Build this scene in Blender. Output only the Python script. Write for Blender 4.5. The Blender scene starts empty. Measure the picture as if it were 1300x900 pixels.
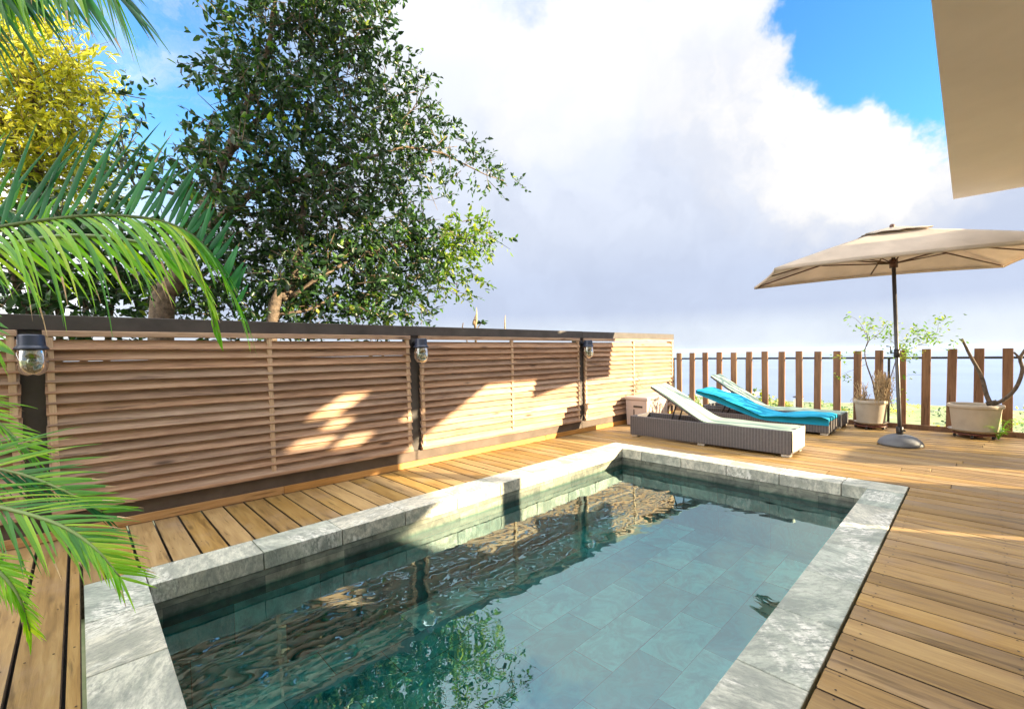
import bpy, bmesh, math, random
import numpy as np
from mathutils import Vector, Matrix

# ------------------------------------------------------------------ camera
scene = bpy.context.scene
COL = scene.collection
F_PX, CX, CY, W_PX, H_PX = 570.63, 656.29, 468.93, 1300.0, 900.0
CAM = Vector((0.0, 0.0, 1.2))
yaw, pitch, roll = 0.797559, 0.0361916, 0.0173697
fw = Vector((math.cos(yaw)*math.cos(pitch), math.sin(yaw)*math.cos(pitch), -math.sin(pitch)))
r0 = fw.cross(Vector((0, 0, 1))).normalized()
d0 = fw.cross(r0)
RIGHT = r0*math.cos(roll) + d0*math.sin(roll)
DOWN = d0*math.cos(roll) - r0*math.sin(roll)
cam_data = bpy.data.cameras.new('camera')
cam = bpy.data.objects.new('camera', cam_data)
COL.objects.link(cam)
cam.matrix_world = Matrix(((RIGHT.x, -DOWN.x, -fw.x, CAM.x), (RIGHT.y, -DOWN.y, -fw.y, CAM.y),
                           (RIGHT.z, -DOWN.z, -fw.z, CAM.z), (0, 0, 0, 1)))
cam_data.sensor_width = 36.0
cam_data.lens = F_PX/W_PX*36.0
cam_data.shift_x = -(CX-W_PX/2)/W_PX
cam_data.shift_y = (CY-H_PX/2)/W_PX
cam_data.clip_start, cam_data.clip_end = 0.05, 60000
scene.camera = cam

def at(px, py, t):
    """point at depth t along the line of sight through a pixel of the 1300x900 photograph"""
    return CAM + (RIGHT*((px-CX)/F_PX) + DOWN*((py-CY)/F_PX) + fw)*t
def at_y(px, py, y):
    d = at(px, py, 1) - CAM
    return CAM + d*(y/d.y)

# ------------------------------------------------------------------ light
SUN = Vector((0.57, -1.01, 0.325)).normalized()
sun_el = math.asin(SUN.z)
sun_az = math.atan2(SUN.x, SUN.y)
EXPOSURE = 2.1
SKY = 0.12
sd = bpy.data.lights.new('sun', 'SUN')
sd.energy, sd.angle, sd.color = 5.0, math.radians(0.53), (1.0, 0.79, 0.48)
so = bpy.data.objects.new('sun', sd)
COL.objects.link(so)
so.rotation_euler = SUN.to_track_quat('Z', 'Y').to_euler()
so.location = SUN*40

vs = scene.view_settings
scene.display_settings.display_device = 'sRGB'
vs.view_transform, vs.look, vs.gamma, vs.exposure = 'Standard', 'None', 1.0, EXPOSURE
vs.use_curve_mapping = False
scene.render.engine = 'CYCLES'
cy = scene.cycles
cy.use_denoising = True
cy.max_bounces, cy.diffuse_bounces, cy.glossy_bounces, cy.transparent_max_bounces, cy.transmission_bounces = 8, 4, 4, 12, 4
cy.sample_clamp_indirect = 6.0
cy.caustics_reflective = cy.caustics_refractive = False

class NT:
    """small helper round a node tree"""
    def __init__(s, tree):
        s.t = tree; s.n = tree.nodes; s.l = tree.links
    def node(s, kind, **kw):
        n = s.n.new(kind)
        for k, v in kw.items(): setattr(n, k, v)
        return n
    def set(s, sock, v):
        if isinstance(v, bpy.types.NodeSocket): s.l.new(v, sock)
        elif v is not None:
            if hasattr(sock.default_value, '__len__') and not hasattr(v, '__len__'): v = [v]*len(sock.default_value)
            if hasattr(sock.default_value, '__len__') and len(sock.default_value) == 4 and len(v) == 3: v = (*v, 1)
            sock.default_value = v
    def math(s, op, a, b=None, c=None, clamp=False):
        n = s.node('ShaderNodeMath', operation=op, use_clamp=clamp)
        for i, v in enumerate((a, b, c)):
            if v is not None: s.set(n.inputs[i], v)
        return n.outputs[0]
    def vmath(s, op, a, b=None):
        n = s.node('ShaderNodeVectorMath', operation=op)
        s.set(n.inputs[0], a)
        if b is not None: s.set(n.inputs[1], b)
        return n.outputs['Value'] if op in ('DOT_PRODUCT', 'LENGTH') else n.outputs[0]
    def mix(s, f, a, b, blend='MIX'):
        n = s.node('ShaderNodeMix', data_type='RGBA', blend_type=blend)
        s.set(n.inputs[0], f); s.set(n.inputs[6], a); s.set(n.inputs[7], b)
        return n.outputs[2]
    def rng(s, v, a, b, c=0.0, d=1.0, smooth=True):
        n = s.node('ShaderNodeMapRange', interpolation_type='SMOOTHSTEP' if smooth else 'LINEAR')
        s.set(n.inputs[0], v)
        for i, x in enumerate((a, b, c, d)): s.set(n.inputs[1+i], x)
        return n.outputs[0]
    def noise(s, vec, scale, detail=4, rough=0.5, dist=0.0, out=0):
        n = s.node('ShaderNodeTexNoise')
        s.set(n.inputs['Vector'], vec)
        n.inputs['Scale'].default_value = scale; n.inputs['Detail'].default_value = detail
        n.inputs['Roughness'].default_value = rough; n.inputs['Distortion'].default_value = dist
        return n.outputs[out]
    def ramp(s, f, stops):
        n = s.node('ShaderNodeValToRGB')
        el = n.color_ramp.elements
        while len(el) < len(stops): el.new(0.5)
        for e, (p, c) in zip(el, stops): e.position = p; e.color = (*c, 1)
        s.set(n.inputs[0], f)
        return n.outputs[0]

# ------------------------------------------------------------------ sky
world = bpy.data.worlds.new('World')
scene.world = world
world.use_nodes = True
N = NT(world.node_tree)
bg = [n for n in N.n if n.type == 'BACKGROUND'][0]
sky = N.node('ShaderNodeTexSky', sky_type='NISHITA', sun_disc=False, sun_elevation=sun_el, sun_rotation=sun_az,
             altitude=150, air_density=1.0, dust_density=0.6, ozone_density=2.0)
d = N.node('ShaderNodeTexCoord').outputs['Generated']
warp = N.noise(d, 3.2, 7, 0.62, 0.0, 1)
dw = N.vmath('ADD', d, N.vmath('MULTIPLY', N.vmath('SUBTRACT', warp, (0.5, 0.5, 0.5)), (0.34, 0.34, 0.34)))
dw = N.vmath('NORMALIZE', dw)
warp2 = N.noise(d, 9.0, 6, 0.6, 0.0, 1)
dw2 = N.vmath('NORMALIZE', N.vmath('ADD', dw, N.vmath('MULTIPLY', N.vmath('SUBTRACT', warp2, (0.5, 0.5, 0.5)), (0.10, 0.10, 0.10))))
def blob(vec, c, r_in, r_out):
    v = Vector(c).normalized()
    return N.rng(N.vmath('DOT_PRODUCT', vec, tuple(v)), math.cos(math.radians(r_out)), math.cos(math.radians(r_in)))
def mx(*a):
    o = a[0]
    for b in a[1:]: o = N.math('MAXIMUM', o, b)
    return o
# gaps of blue in the cloud deck
hole_r = mx(blob(dw2, (0.89, 0.015, 0.615), 11.5, 14), blob(dw2, (0.955, -0.075, 0.45), 8.5, 10.5))
hole_l = mx(N.math('MULTIPLY', blob(dw, (0.10, 0.86, 0.50), 4, 19), 0.95), N.math('MULTIPLY', blob(dw, (0.06, 0.72, 0.72), 6, 17), 0.9),
            N.math('MULTIPLY', blob(dw, (0.42, 0.48, 0.77), 5, 14), 0.85), N.math('MULTIPLY', blob(dw2, (0.53, 0.50, 0.70), 2.5, 8), 0.6))
patch = N.math('MULTIPLY', N.rng(N.noise(dw, 2.1, 5, 0.55), 0.50, 0.66), N.rng(N.vmath('DOT_PRODUCT', d, (0, 0, 1)), 0.55, 0.75))
wisp = N.rng(N.noise(N.vmath('MULTIPLY', dw, (1.0, 1.0, 2.2)), 4.2, 7, 0.6), 0.46, 0.68)
hole_l = N.math('MULTIPLY', hole_l, N.math('SUBTRACT', 1.0, N.math('MULTIPLY', wisp, 0.55)))
blue = mx(hole_r, hole_l, patch)
z = N.vmath('DOT_PRODUCT', d, (0, 0, 1))
# cloud shading: lavender grey body, brilliant white heads beside the right-hand gap and along the top
body = N.ramp(N.rng(z, 0.0, 1.0, smooth=False), [(0.0, (0.455, 0.485, 0.515)), (0.045, (0.42, 0.46, 0.51)), (0.085, (0.315, 0.36, 0.46)), (0.15, (0.32, 0.365, 0.465)),
                                    (0.25, (0.39, 0.425, 0.50)), (0.38, (0.43, 0.46, 0.525)), (0.52, (0.48, 0.50, 0.545)), (0.61, (0.56, 0.57, 0.60)), (0.70, (1.0, 1.0, 1.0))])
wh = mx(blob(dw2, (0.915, 0.130, 0.335), 3, 13), blob(dw2, (0.87, 0.24, 0.43), 3, 13), N.math('MULTIPLY', blob(dw2, (0.66, 0.54, 0.52), 1, 11), 0.5),
        N.math('MULTIPLY', blob(dw2, (0.80, 0.36, 0.50), 2, 10), 0.5))
lump = N.rng(N.noise(dw, 5.0, 7, 0.6), 0.34, 0.62)
wh = N.math('MULTIPLY', wh, N.math('MULTIPLY_ADD', lump, 0.75, 0.25))
shade = N.rng(N.math('ADD', N.math('MULTIPLY', N.noise(dw, 2.6, 6, 0.55), 0.65), N.math('MULTIPLY', N.noise(dw2, 6.5, 7, 0.6), 0.35)), 0.38, 0.60)
body = N.mix(N.math('MULTIPLY', shade, 0.42), body, (0.25, 0.285, 0.37))
cloud = N.mix(wh, body, (0.58, 0.56, 0.525))
fill_lift = N.math('MAXIMUM', N.rng(z, 0.62, 0.80), N.rng(N.vmath('DOT_PRODUCT', d, (-0.80, 0.55, 0.25)), 0.45, 0.85))  # unseen sky overhead and to one side, brightened to fill the shade
cloud = N.mix(fill_lift, cloud, (1.9, 1.85, 1.75))
gain = N.node('ShaderNodeVectorMath', operation='SCALE')
N.set(gain.inputs[0], cloud); gain.inputs[3].default_value = 2.0/(SKY*2**EXPOSURE)
skyb = N.mix(1.0, sky.outputs[0], (0.28, 0.60, 0.80), 'MULTIPLY')
col = N.mix(blue, gain.outputs[0], skyb)
N.set(bg.inputs[0], col)
bg.inputs[1].default_value = SKY

# ------------------------------------------------------------------ materials
def new_mat(name):
    m = bpy.data.materials.new(name); m.use_nodes = True
    n = NT(m.node_tree)
    return m, n, [x for x in n.n if x.type == 'BSDF_PRINCIPLED'][0]
def bump(n, p, h, strength, dist=0.01):
    b = n.node('ShaderNodeBump'); b.inputs['Strength'].default_value = strength; b.inputs['Distance'].default_value = dist
    n.set(b.inputs['Height'], h); n.set(p.inputs['Normal'], b.outputs[0])
def plain(name, c, rough=0.6, metal=0.0, var=0.12, scale=6, bmp=0.0, bscale=60, spec=0.5):
    m, n, p = new_mat(name)
    co = n.node('ShaderNodeTexCoord').outputs['Object']
    v = n.noise(co, scale, 5, 0.6)
    dark = tuple(x*(1-var*1.6) for x in c); light = tuple(min(1, x*(1+var)) for x in c)
    n.set(p.inputs['Base Color'], n.ramp(v, [(0.3, dark), (0.7, light)]))
    n.set(p.inputs['Roughness'], n.rng(n.noise(co, scale*3, 3), 0.3, 0.7, rough-0.08, min(1, rough+0.08)))
    p.inputs['Metallic'].default_value = metal
    p.inputs['Specular IOR Level'].default_value = spec
    if bmp: bump(n, p, n.noise(co, bscale, 3), bmp)
    return m
def wood(name, c_dark, c_mid, c_light, axis=0, rough=0.62, var=0.35, knots=0.5, worn=None, sat=0.25):
    m, n, p = new_mat(name)
    co = n.node('ShaderNodeTexCoord').outputs['Object']
    isl = n.node('ShaderNodeNewGeometry').outputs['Random Per Island']
    off = n.node('ShaderNodeCombineXYZ')
    n.set(off.inputs[0], n.math('MULTIPLY', isl, 37.0)); n.set(off.inputs[1], n.math('MULTIPLY', isl, 61.0)); n.set(off.inputs[2], n.math('MULTIPLY', isl, 23.0))
    co = n.vmath('ADD', co, off.outputs[0])
    st = [9.0, 9.0, 9.0]; st[axis] = 0.7
    g = n.vmath('MULTIPLY', co, tuple(st))
    fine = n.noise(g, 5.0, 6, 0.65, 0.6)
    broad = n.noise(g, 0.8, 3, 0.5, 0.8)
    st2 = [1.0, 1.0, 1.0]; st2[axis] = 0.22
    kn = n.node('ShaderNodeTexVoronoi', feature='F1'); n.set(kn.inputs['Vector'], n.vmath('MULTIPLY', co, tuple(st2))); kn.inputs['Scale'].default_value = 7.5
    k = n.math('MULTIPLY', n.rng(kn.outputs['Distance'], 0.03, 0.17, knots, 0.0), n.rng(n.noise(co, 3.1, 2), 0.42, 0.52))
    streak = n.rng(n.noise(n.vmath('MULTIPLY', g, (1.0, 1.0, 1.0)), 2.6, 4, 0.6, 0.3), 0.57, 0.70, 0.0, 0.62)
    f = n.math('ADD', n.math('MULTIPLY', fine, 0.62), n.math('MULTIPLY', broad, 0.45))
    c = n.ramp(f, [(0.30, c_dark), (0.52, c_mid), (0.76, c_light)])
    hv = n.node('ShaderNodeHueSaturation')
    n.set(hv.inputs['Color'], c)
    n.set(hv.inputs['Value'], n.math('MULTIPLY_ADD', isl, var*2, 1-var))
    n.set(hv.inputs['Saturation'], n.math('MULTIPLY_ADD', n.math('FRACT', n.math('MULTIPLY', isl, 7.31)), sat, 1.0-sat/2))
    c = n.mix(k, hv.outputs[0], tuple(x*0.35 for x in c_dark))
    blot = n.rng(n.noise(co, 2.3, 5, 0.6), 0.50, 0.75)
    c = n.mix(streak, c, tuple(x*0.5 for x in c_dark))
    if worn: c = n.mix(n.math('MULTIPLY', blot, 0.6), c, worn)
    n.set(p.inputs['Base Color'], c)
    n.set(p.inputs['Roughness'], n.rng(fine, 0.3, 0.7, rough-0.1, rough+0.12))
    p.inputs['Specular IOR Level'].default_value = 0.35
    bump(n, p, fine, 0.55, 0.005)
    return m
def leaf_mat(name, stops, trans=0.45, rough=0.45, tcol=None, spec=0.45):
    m, n, p = new_mat(name)
    isl = n.node('ShaderNodeNewGeometry').outputs['Random Per Island']
    c = n.ramp(isl, stops)
    co = n.node('ShaderNodeTexCoord').outputs['Object']
    yl = n.rng(n.noise(co, 7.0, 3, 0.6), 0.56, 0.74, 0.0, 0.55)
    c = n.mix(yl, c, n.mix(1.0, c, (2.1, 1.45, 0.75), 'MULTIPLY'))
    n.set(p.inputs['Base Color'], c)
    p.inputs['Roughness'].default_value = rough
    p.inputs['Specular IOR Level'].default_value = spec
    tr = n.node('ShaderNodeBsdfTranslucent')
    n.set(tr.inputs[0], n.mix(1.0, c, tcol or (1.6, 1.7, 0.5), 'MULTIPLY'))
    mixs = n.node('ShaderNodeMixShader'); mixs.inputs[0].default_value = trans
    n.l.new(p.outputs[0], mixs.inputs[1]); n.l.new(tr.outputs[0], mixs.inputs[2])
    out = [x for x in n.n if x.type == 'OUTPUT_MATERIAL'][0]
    n.l.new(mixs.outputs[0], out.inputs[0])
    return m

M = {}
M['deck'] = wood('deck_wood', (0.13, 0.074, 0.027), (0.315, 0.198, 0.076), (0.45, 0.315, 0.14), axis=1, var=0.22, knots=0.6, worn=(0.33, 0.235, 0.165), rough=0.55, sat=0.2)
M['slat'] = wood('slat_wood', (0.125, 0.072, 0.050), (0.35, 0.222, 0.155), (0.53, 0.38, 0.285), axis=0, var=0.24, knots=0.85, rough=0.75)
M['batten'] = wood('batten_wood', (0.30, 0.18, 0.11), (0.52, 0.36, 0.24), (0.65, 0.48, 0.34), axis=2, var=0.2, knots=0.3, rough=0.75)
M['kick'] = wood('kick_wood', (0.28, 0.14, 0.05), (0.46, 0.25, 0.10), (0.58, 0.36, 0.17), axis=0, var=0.12, knots=0.5, rough=0.6)
M['picket'] = wood('picket_wood', (0.07, 0.034, 0.02), (0.165, 0.085, 0.046), (0.26, 0.145, 0.082), axis=2, var=0.28, knots=0.5, rough=0.7)
M['anthracite'] = plain('anthracite_paint', (0.062, 0.053, 0.054), 0.55, 0, 0.25, 4, 0.1, 40)
M['base_paint'] = plain('brown_base_paint', (0.105, 0.078, 0.066), 0.6, 0, 0.2, 4)
M['black_metal'] = plain('black_metal', (0.018, 0.018, 0.022), 0.4, 0.3, 0.2)
M['lamp_cap'] = plain('lamp_cap_paint', (0.030, 0.040, 0.075), 0.35, 0.2, 0.15)
M['brass'] = plain('brass', (0.55, 0.36, 0.13), 0.35, 0.9, 0.1)
M['canvas'] = None
M['deck_gap_shade'] = plain('gap_shade_edge', (0.055, 0.034, 0.020), 0.85, 0, 0.3, 20)  # near-black board sides: shade of the gaps put into the colour
M['silver'] = plain('brushed_steel', (0.62, 0.62, 0.62), 0.35, 0.8, 0.1)
M['box_plastic'] = plain('box_plastic', (0.50, 0.43, 0.42), 0.5, 0, 0.06, 3, 0.06, 90)
M['box_dark'] = plain('dark_plastic', (0.04, 0.036, 0.036), 0.5)
M['pot'] = plain('pot_plastic', (0.43, 0.375, 0.315), 0.6, 0, 0.10, 5, 0.05, 80)
M['terracotta'] = plain('red_brown_plastic', (0.12, 0.035, 0.022), 0.5, 0, 0.2)
M['rubber'] = plain('dark_rubber', (0.02, 0.016, 0.014), 0.55)
M['soil'] = plain('soil', (0.07, 0.045, 0.03), 0.95, 0, 0.4, 30, 0.6, 80)
M['bark'] = plain('bark', (0.16, 0.115, 0.08), 0.9, 0, 0.45, 18, 0.8, 60)
M['pale_bark'] = plain('pale_bark', (0.13, 0.098, 0.075), 0.85, 0, 0.45, 22, 0.7, 70)
M['dry'] = plain('dry_stems', (0.50, 0.37, 0.22), 0.9, 0, 0.35, 25)
M['concrete'] = plain('grey_base', (0.115, 0.125, 0.150), 0.5, 0, 0.12, 6, 0.05, 90)
M['render'] = plain('wall_render', (0.62, 0.55, 0.45), 0.9, 0, 0.08, 2.5, 0.12, 120)
M['soffit'] = plain('soffit_render', (0.80, 0.755, 0.755), 0.9, 0, 0.05, 1.1, 0.1, 140)
M['white'] = plain('white_paint', (0.80, 0.78, 0.74), 0.7, 0, 0.06, 3)
M['roof_tile'] = plain('roof_tile', (0.28, 0.12, 0.08), 0.8, 0, 0.25, 8)
M['pole'] = plain('pole_metal', (0.075, 0.075, 0.085), 0.38, 0.5, 0.1)
M['rib'] = plain('dark_wood_rib', (0.09, 0.035, 0.022), 0.5, 0, 0.25, 9)

def fabric(name, c, trans=0.0, weave=900, bmp=0.12, var=0.06, rough=0.85):
    m, n, p = new_mat(name)
    co = n.node('ShaderNodeTexCoord').outputs['Object']
    w = n.noise(co, weave*0.3, 2)
    v = n.noise(co, 4, 4, 0.6)
    cc = n.ramp(v, [(0.3, tuple(x*(1-var*2) for x in c)), (0.7, tuple(x*(1+var) for x in c))])
    n.set(p.inputs['Base Color'], cc); p.inputs['Roughness'].default_value = rough
    p.inputs['Specular IOR Level'].default_value = 0.2
    bump(n, p, n.math('ADD', w, n.math('MULTIPLY', n.noise(co, 14, 3), 3)), bmp, 0.006)
    if trans:
        tr = n.node('ShaderNodeBsdfTranslucent'); n.set(tr.inputs[0], cc)
        mixs = n.node('ShaderNodeMixShader'); mixs.inputs[0].default_value = trans
        n.l.new(p.outputs[0], mixs.inputs[1]); n.l.new(tr.outputs[0], mixs.inputs[2])
        out = [x for x in n.n if x.type == 'OUTPUT_MATERIAL'][0]
        n.l.new(mixs.outputs[0], out.inputs[0])
    return m
M['canvas'] = fabric('beige_canvas', (0.63, 0.55, 0.48), trans=0.42)
M['vent_canvas'] = fabric('grey_canvas', (0.46, 0.42, 0.39), trans=0.3)
M['mint'] = fabric('mint_fabric', (0.29, 0.385, 0.345))
M['turquoise'] = fabric('turquoise_fabric', (0.010, 0.29, 0.52), var=0.1)

def wicker():
    m, n, p = new_mat('grey_wicker')
    co = n.node('ShaderNodeTexCoord').outputs['Object']
    sep = n.node('ShaderNodeSeparateXYZ'); n.set(sep.inputs[0], co)
    u = n.math('ADD', sep.outputs[0], sep.outputs[1])
    def s(x, f): return n.math('SINE', n.math('MULTIPLY', x, f))
    h = n.math('MULTIPLY', s(u, 420.0), s(sep.outputs[2], 420.0))
    h = n.math('ADD', n.math('MULTIPLY', h, 0.6), n.math('MULTIPLY', n.noise(co, 40, 3), 0.9))
    h = n.math('ADD', h, n.math('MULTIPLY', s(u, 190.0), 0.5))
    c = n.ramp(n.rng(h, -0.6, 1.5), [(0.0, (0.045, 0.043, 0.053)), (0.5, (0.085, 0.08, 0.094)), (1.0, (0.145, 0.138, 0.15))])
    c = n.mix(n.math('MULTIPLY', n.noise(co, 5, 4), 0.4), c, (0.12, 0.112, 0.12))
    n.set(p.inputs['Base Color'], c); p.inputs['Roughness'].default_value = 0.5
    bump(n, p, h, 0.4, 0.003)
    return m
M['wicker'] = wicker()

def coping_mat():
    m, n, p = new_mat('coping_slate')
    co = n.node('ShaderNodeTexCoord').outputs['Object']
    isl = n.node('ShaderNodeNewGeometry').outputs['Random Per Island']
    off = n.node('ShaderNodeCombineXYZ'); n.set(off.inputs[0], n.math('MULTIPLY', isl, 31.0)); n.set(off.inputs[1], n.math('MULTIPLY', isl, 17.0))
    ang = n.math('MULTIPLY', isl, 5.0)
    rot = n.node('ShaderNodeVectorRotate', rotation_type='Z_AXIS'); n.set(rot.inputs['Vector'], n.vmath('ADD', co, off.outputs[0])); n.set(rot.inputs['Angle'], ang)
    c2 = n.vmath('MULTIPLY', rot.outputs[0], (1.0, 2.6, 1.0))
    a = n.noise(c2, 3.2, 9, 0.72, 0.35)
    b = n.noise(c2, 20.0, 8, 0.78, 0.3)
    base = n.ramp(isl, [(0.0, (0.35, 0.415, 0.385)), (0.35, (0.53, 0.54, 0.49)), (0.7, (0.66, 0.63, 0.555)), (1.0, (0.42, 0.475, 0.445))])
    c = n.mix(n.rng(a, 0.40, 0.60), n.mix(1.0, base, (0.66, 0.69, 0.68), 'MULTIPLY'), n.mix(1.0, base, (1.2, 1.19, 1.15), 'MULTIPLY'))
    c = n.mix(n.rng(b, 0.38, 0.56, 0.62, 0.0), c, (0.22, 0.245, 0.23))
    vein = n.rng(n.math('ABSOLUTE', n.math('SUBTRACT', n.noise(c2, 2.2, 6, 0.65, 0.6), 0.5)), 0.0, 0.010, 0.22, 0.0)
    c = n.mix(vein, c, (0.12, 0.14, 0.14))
    white = n.rng(n.noise(co, 1.6, 5, 0.7, 0.8), 0.50, 0.60)
    c = n.mix(n.math('MULTIPLY', white, n.rng(b, 0.44, 0.56)), c, (0.80, 0.80, 0.76))
    c = n.mix(n.rng(n.noise(co, 55, 4, 0.7), 0.56, 0.72, 0.0, 0.5), c, (0.22, 0.23, 0.21))
    n.set(p.inputs['Base Color'], c)
    n.set(p.inputs['Roughness'], n.rng(b, 0.3, 0.7, 0.45, 0.75))
    bump(n, p, n.math('ADD', a, n.math('MULTIPLY', b, 0.9)), 0.8, 0.008)
    return m
M['coping'] = coping_mat()
def pool_tile():
    m, n, p = new_mat('pool_tile')
    co = n.node('ShaderNodeTexCoord').outputs['Object']
    isl = n.node('ShaderNodeNewGeometry').outputs['Random Per Island']
    base = n.ramp(isl, [(0.0, (0.05, 0.36, 0.40)), (0.45, (0.12, 0.56, 0.57)), (0.74, (0.25, 0.72, 0.71)), (0.84, (0.60, 0.86, 0.84)), (1.0, (0.88, 0.94, 0.92))])
    off = n.node('ShaderNodeCombineXYZ'); n.set(off.inputs[0], n.math('MULTIPLY', isl, 31.0))
    a = n.noise(n.vmath('ADD', co, off.outputs[0]), 5, 7, 0.65, 0.8)
    c = n.mix(n.rng(a, 0.35, 0.65), n.mix(1.0, base, (0.55, 0.6, 0.62), 'MULTIPLY'), n.mix(1.0, base, (1.3, 1.3, 1.25), 'MULTIPLY'))
    n.set(p.inputs['Base Color'], c); p.inputs['Roughness'].default_value = 0.5
    return m
M['tile'] = pool_tile()
def wall_tile():
    m, n, p = new_mat('pool_wall_tile')
    co = n.node('ShaderNodeTexCoord').outputs['Object']
    isl = n.node('ShaderNodeNewGeometry').outputs['Random Per Island']
    base = n.ramp(isl, [(0.0, (0.11, 0.125, 0.115)), (0.5, (0.19, 0.205, 0.18)), (1.0, (0.27, 0.275, 0.235))])
    a = n.noise(co, 9, 7, 0.65, 0.8)
    c = n.mix(n.rng(a, 0.35, 0.65), n.mix(1.0, base, (0.6, 0.6, 0.6), 'MULTIPLY'), n.mix(1.0, base, (1.25, 1.25, 1.2), 'MULTIPLY'))
    sep = n.node('ShaderNodeSeparateXYZ'); n.set(sep.inputs[0], co)
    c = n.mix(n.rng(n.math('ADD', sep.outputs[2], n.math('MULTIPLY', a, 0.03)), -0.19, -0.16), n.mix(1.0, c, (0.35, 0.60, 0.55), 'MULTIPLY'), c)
    n.set(p.inputs['Base Color'], c); p.inputs['Roughness'].default_value = 0.45
    bump(n, p, a, 0.4, 0.005)
    return m
M['wall_tile'] = wall_tile()
M['grout'] = plain('grout', (0.03, 0.055, 0.055), 0.8)
def water_mat():
    m, n, p = new_mat('pool_water')
    co = n.node('ShaderNodeTexCoord').outputs['Object']
    h = n.math('ADD', n.math('MULTIPLY', n.noise(co, 2.2, 2, 0.5, 0.6), 1.0), n.math('MULTIPLY', n.noise(co, 7.0, 2, 0.5, 1.0), 0.10))
    b = n.node('ShaderNodeBump'); b.inputs['Strength'].default_value = 0.11; b.inputs['Distance'].default_value = 0.05
    n.set(b.inputs['Height'], h)
    fr = n.node('ShaderNodeFresnel'); fr.inputs[0].default_value = 3.6; n.l.new(b.outputs[0], fr.inputs['Normal'])
    tr = n.node('ShaderNodeBsdfTransparent'); n.set(tr.inputs[0], (0.46, 0.985, 0.975))
    gl = n.node('ShaderNodeBsdfGlossy'); gl.inputs['Roughness'].default_value = 0.0; n.l.new(b.outputs[0], gl.inputs['Normal'])
    n.set(gl.inputs[0], (0.72, 0.97, 1.0))
    mixs = n.node('ShaderNodeMixShader'); n.l.new(fr.outputs[0], mixs.inputs[0])
    n.l.new(tr.outputs[0], mixs.inputs[1]); n.l.new(gl.outputs[0], mixs.inputs[2])
    out = [x for x in n.n if x.type == 'OUTPUT_MATERIAL'][0]
    n.l.new(mixs.outputs[0], out.inputs[0])
    n.n.remove(p)
    return m
M['water'] = water_mat()
def sea_mat():
    m, n, p = new_mat('sea_water')
    co = n.node('ShaderNodeTexCoord').outputs['Object']
    n.set(p.inputs['Base Color'], n.ramp(n.noise(co, 0.004, 5, 0.6), [(0.35, (0.13, 0.18, 0.33)), (0.65, (0.18, 0.24, 0.39))]))
    p.inputs['Roughness'].default_value = 0.28
    p.inputs['IOR'].default_value = 1.33
    bump(n, p, n.noise(co, 0.15, 4), 0.3, 0.5)
    return m
M['sea'] = sea_mat()
def land_mat():
    m, n, p = new_mat('hillside_ground')
    co = n.node('ShaderNodeTexCoord').outputs['Object']
    a = n.noise(co, 0.05, 9, 0.75, 0.5)
    b = n.noise(co, 0.014, 6, 0.65)
    c = n.ramp(a, [(0.36, (0.07, 0.11, 0.045)), (0.46, (0.13, 0.165, 0.07)), (0.54, (0.24, 0.24, 0.14)), (0.66, (0.33, 0.30, 0.22))])
    c = n.mix(n.rng(b, 0.46, 0.60, 0.0, 0.75), c, (0.20, 0.27, 0.11))
    v = n.node('ShaderNodeTexVoronoi'); n.set(v.inputs['Vector'], co); v.inputs['Scale'].default_value = 0.11
    c = n.mix(n.rng(v.outputs['Distance'], 0.16, 0.20, 1.0, 0.0), c, n.ramp(v.outputs['Color'], [(0.3, (0.55, 0.50, 0.44)), (0.6, (0.05, 0.085, 0.035))]))
    n.set(p.inputs['Base Color'], c); p.inputs['Roughness'].default_value = 0.95
    return m
M['land'] = land_mat()
def glass_mat():
    m, n, p = new_mat('clear_glass')
    lw = n.node('ShaderNodeFresnel'); lw.inputs[0].default_value = 1.5
    tr = n.node('ShaderNodeBsdfTransparent'); n.set(tr.inputs[0], (0.90, 0.93, 0.90))
    gl = n.node('ShaderNodeBsdfGlossy'); gl.inputs['Roughness'].default_value = 0.03
    mixs = n.node('ShaderNodeMixShader'); n.set(mixs.inputs[0], n.math('MULTIPLY_ADD', lw.outputs[0], 1.0, 0.16))
    n.l.new(tr.outputs[0], mixs.inputs[1]); n.l.new(gl.outputs[0], mixs.inputs[2])
    out = [x for x in n.n if x.type == 'OUTPUT_MATERIAL'][0]
    n.l.new(mixs.outputs[0], out.inputs[0]); n.n.remove(p)
    return m
M['glass'] = glass_mat()
M['window_glass'] = plain('window_glass', (0.03, 0.04, 0.05), 0.08, 0, 0.1)
M['leaf_tree'] = leaf_mat('tree_leaves', [(0.0, (0.012, 0.032, 0.019)), (0.45, (0.022, 0.058, 0.027)), (0.8, (0.038, 0.10, 0.032)), (1.0, (0.08, 0.18, 0.04))], 0.25, 0.30)
M['leaf_yellow'] = leaf_mat('yellow_leaves', [(0.0, (0.20, 0.25, 0.02)), (0.5, (0.40, 0.43, 0.04)), (1.0, (0.60, 0.58, 0.08))], 0.45, 0.5, (1.5, 1.4, 0.6))
M['leaf_lime'] = leaf_mat('lime_leaves', [(0.0, (0.06, 0.14, 0.02)), (0.6, (0.14, 0.25, 0.03)), (1.0, (0.30, 0.34, 0.07))], 0.45, 0.5)
M['leaf_palm'] = leaf_mat('palm_leaflets', [(0.0, (0.06, 0.21, 0.07)), (0.4, (0.11, 0.31, 0.08)), (0.75, (0.20, 0.44, 0.05)), (1.0, (0.34, 0.54, 0.07))], 0.48, 0.40, (1.5, 1.9, 0.35), 0.3)
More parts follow.
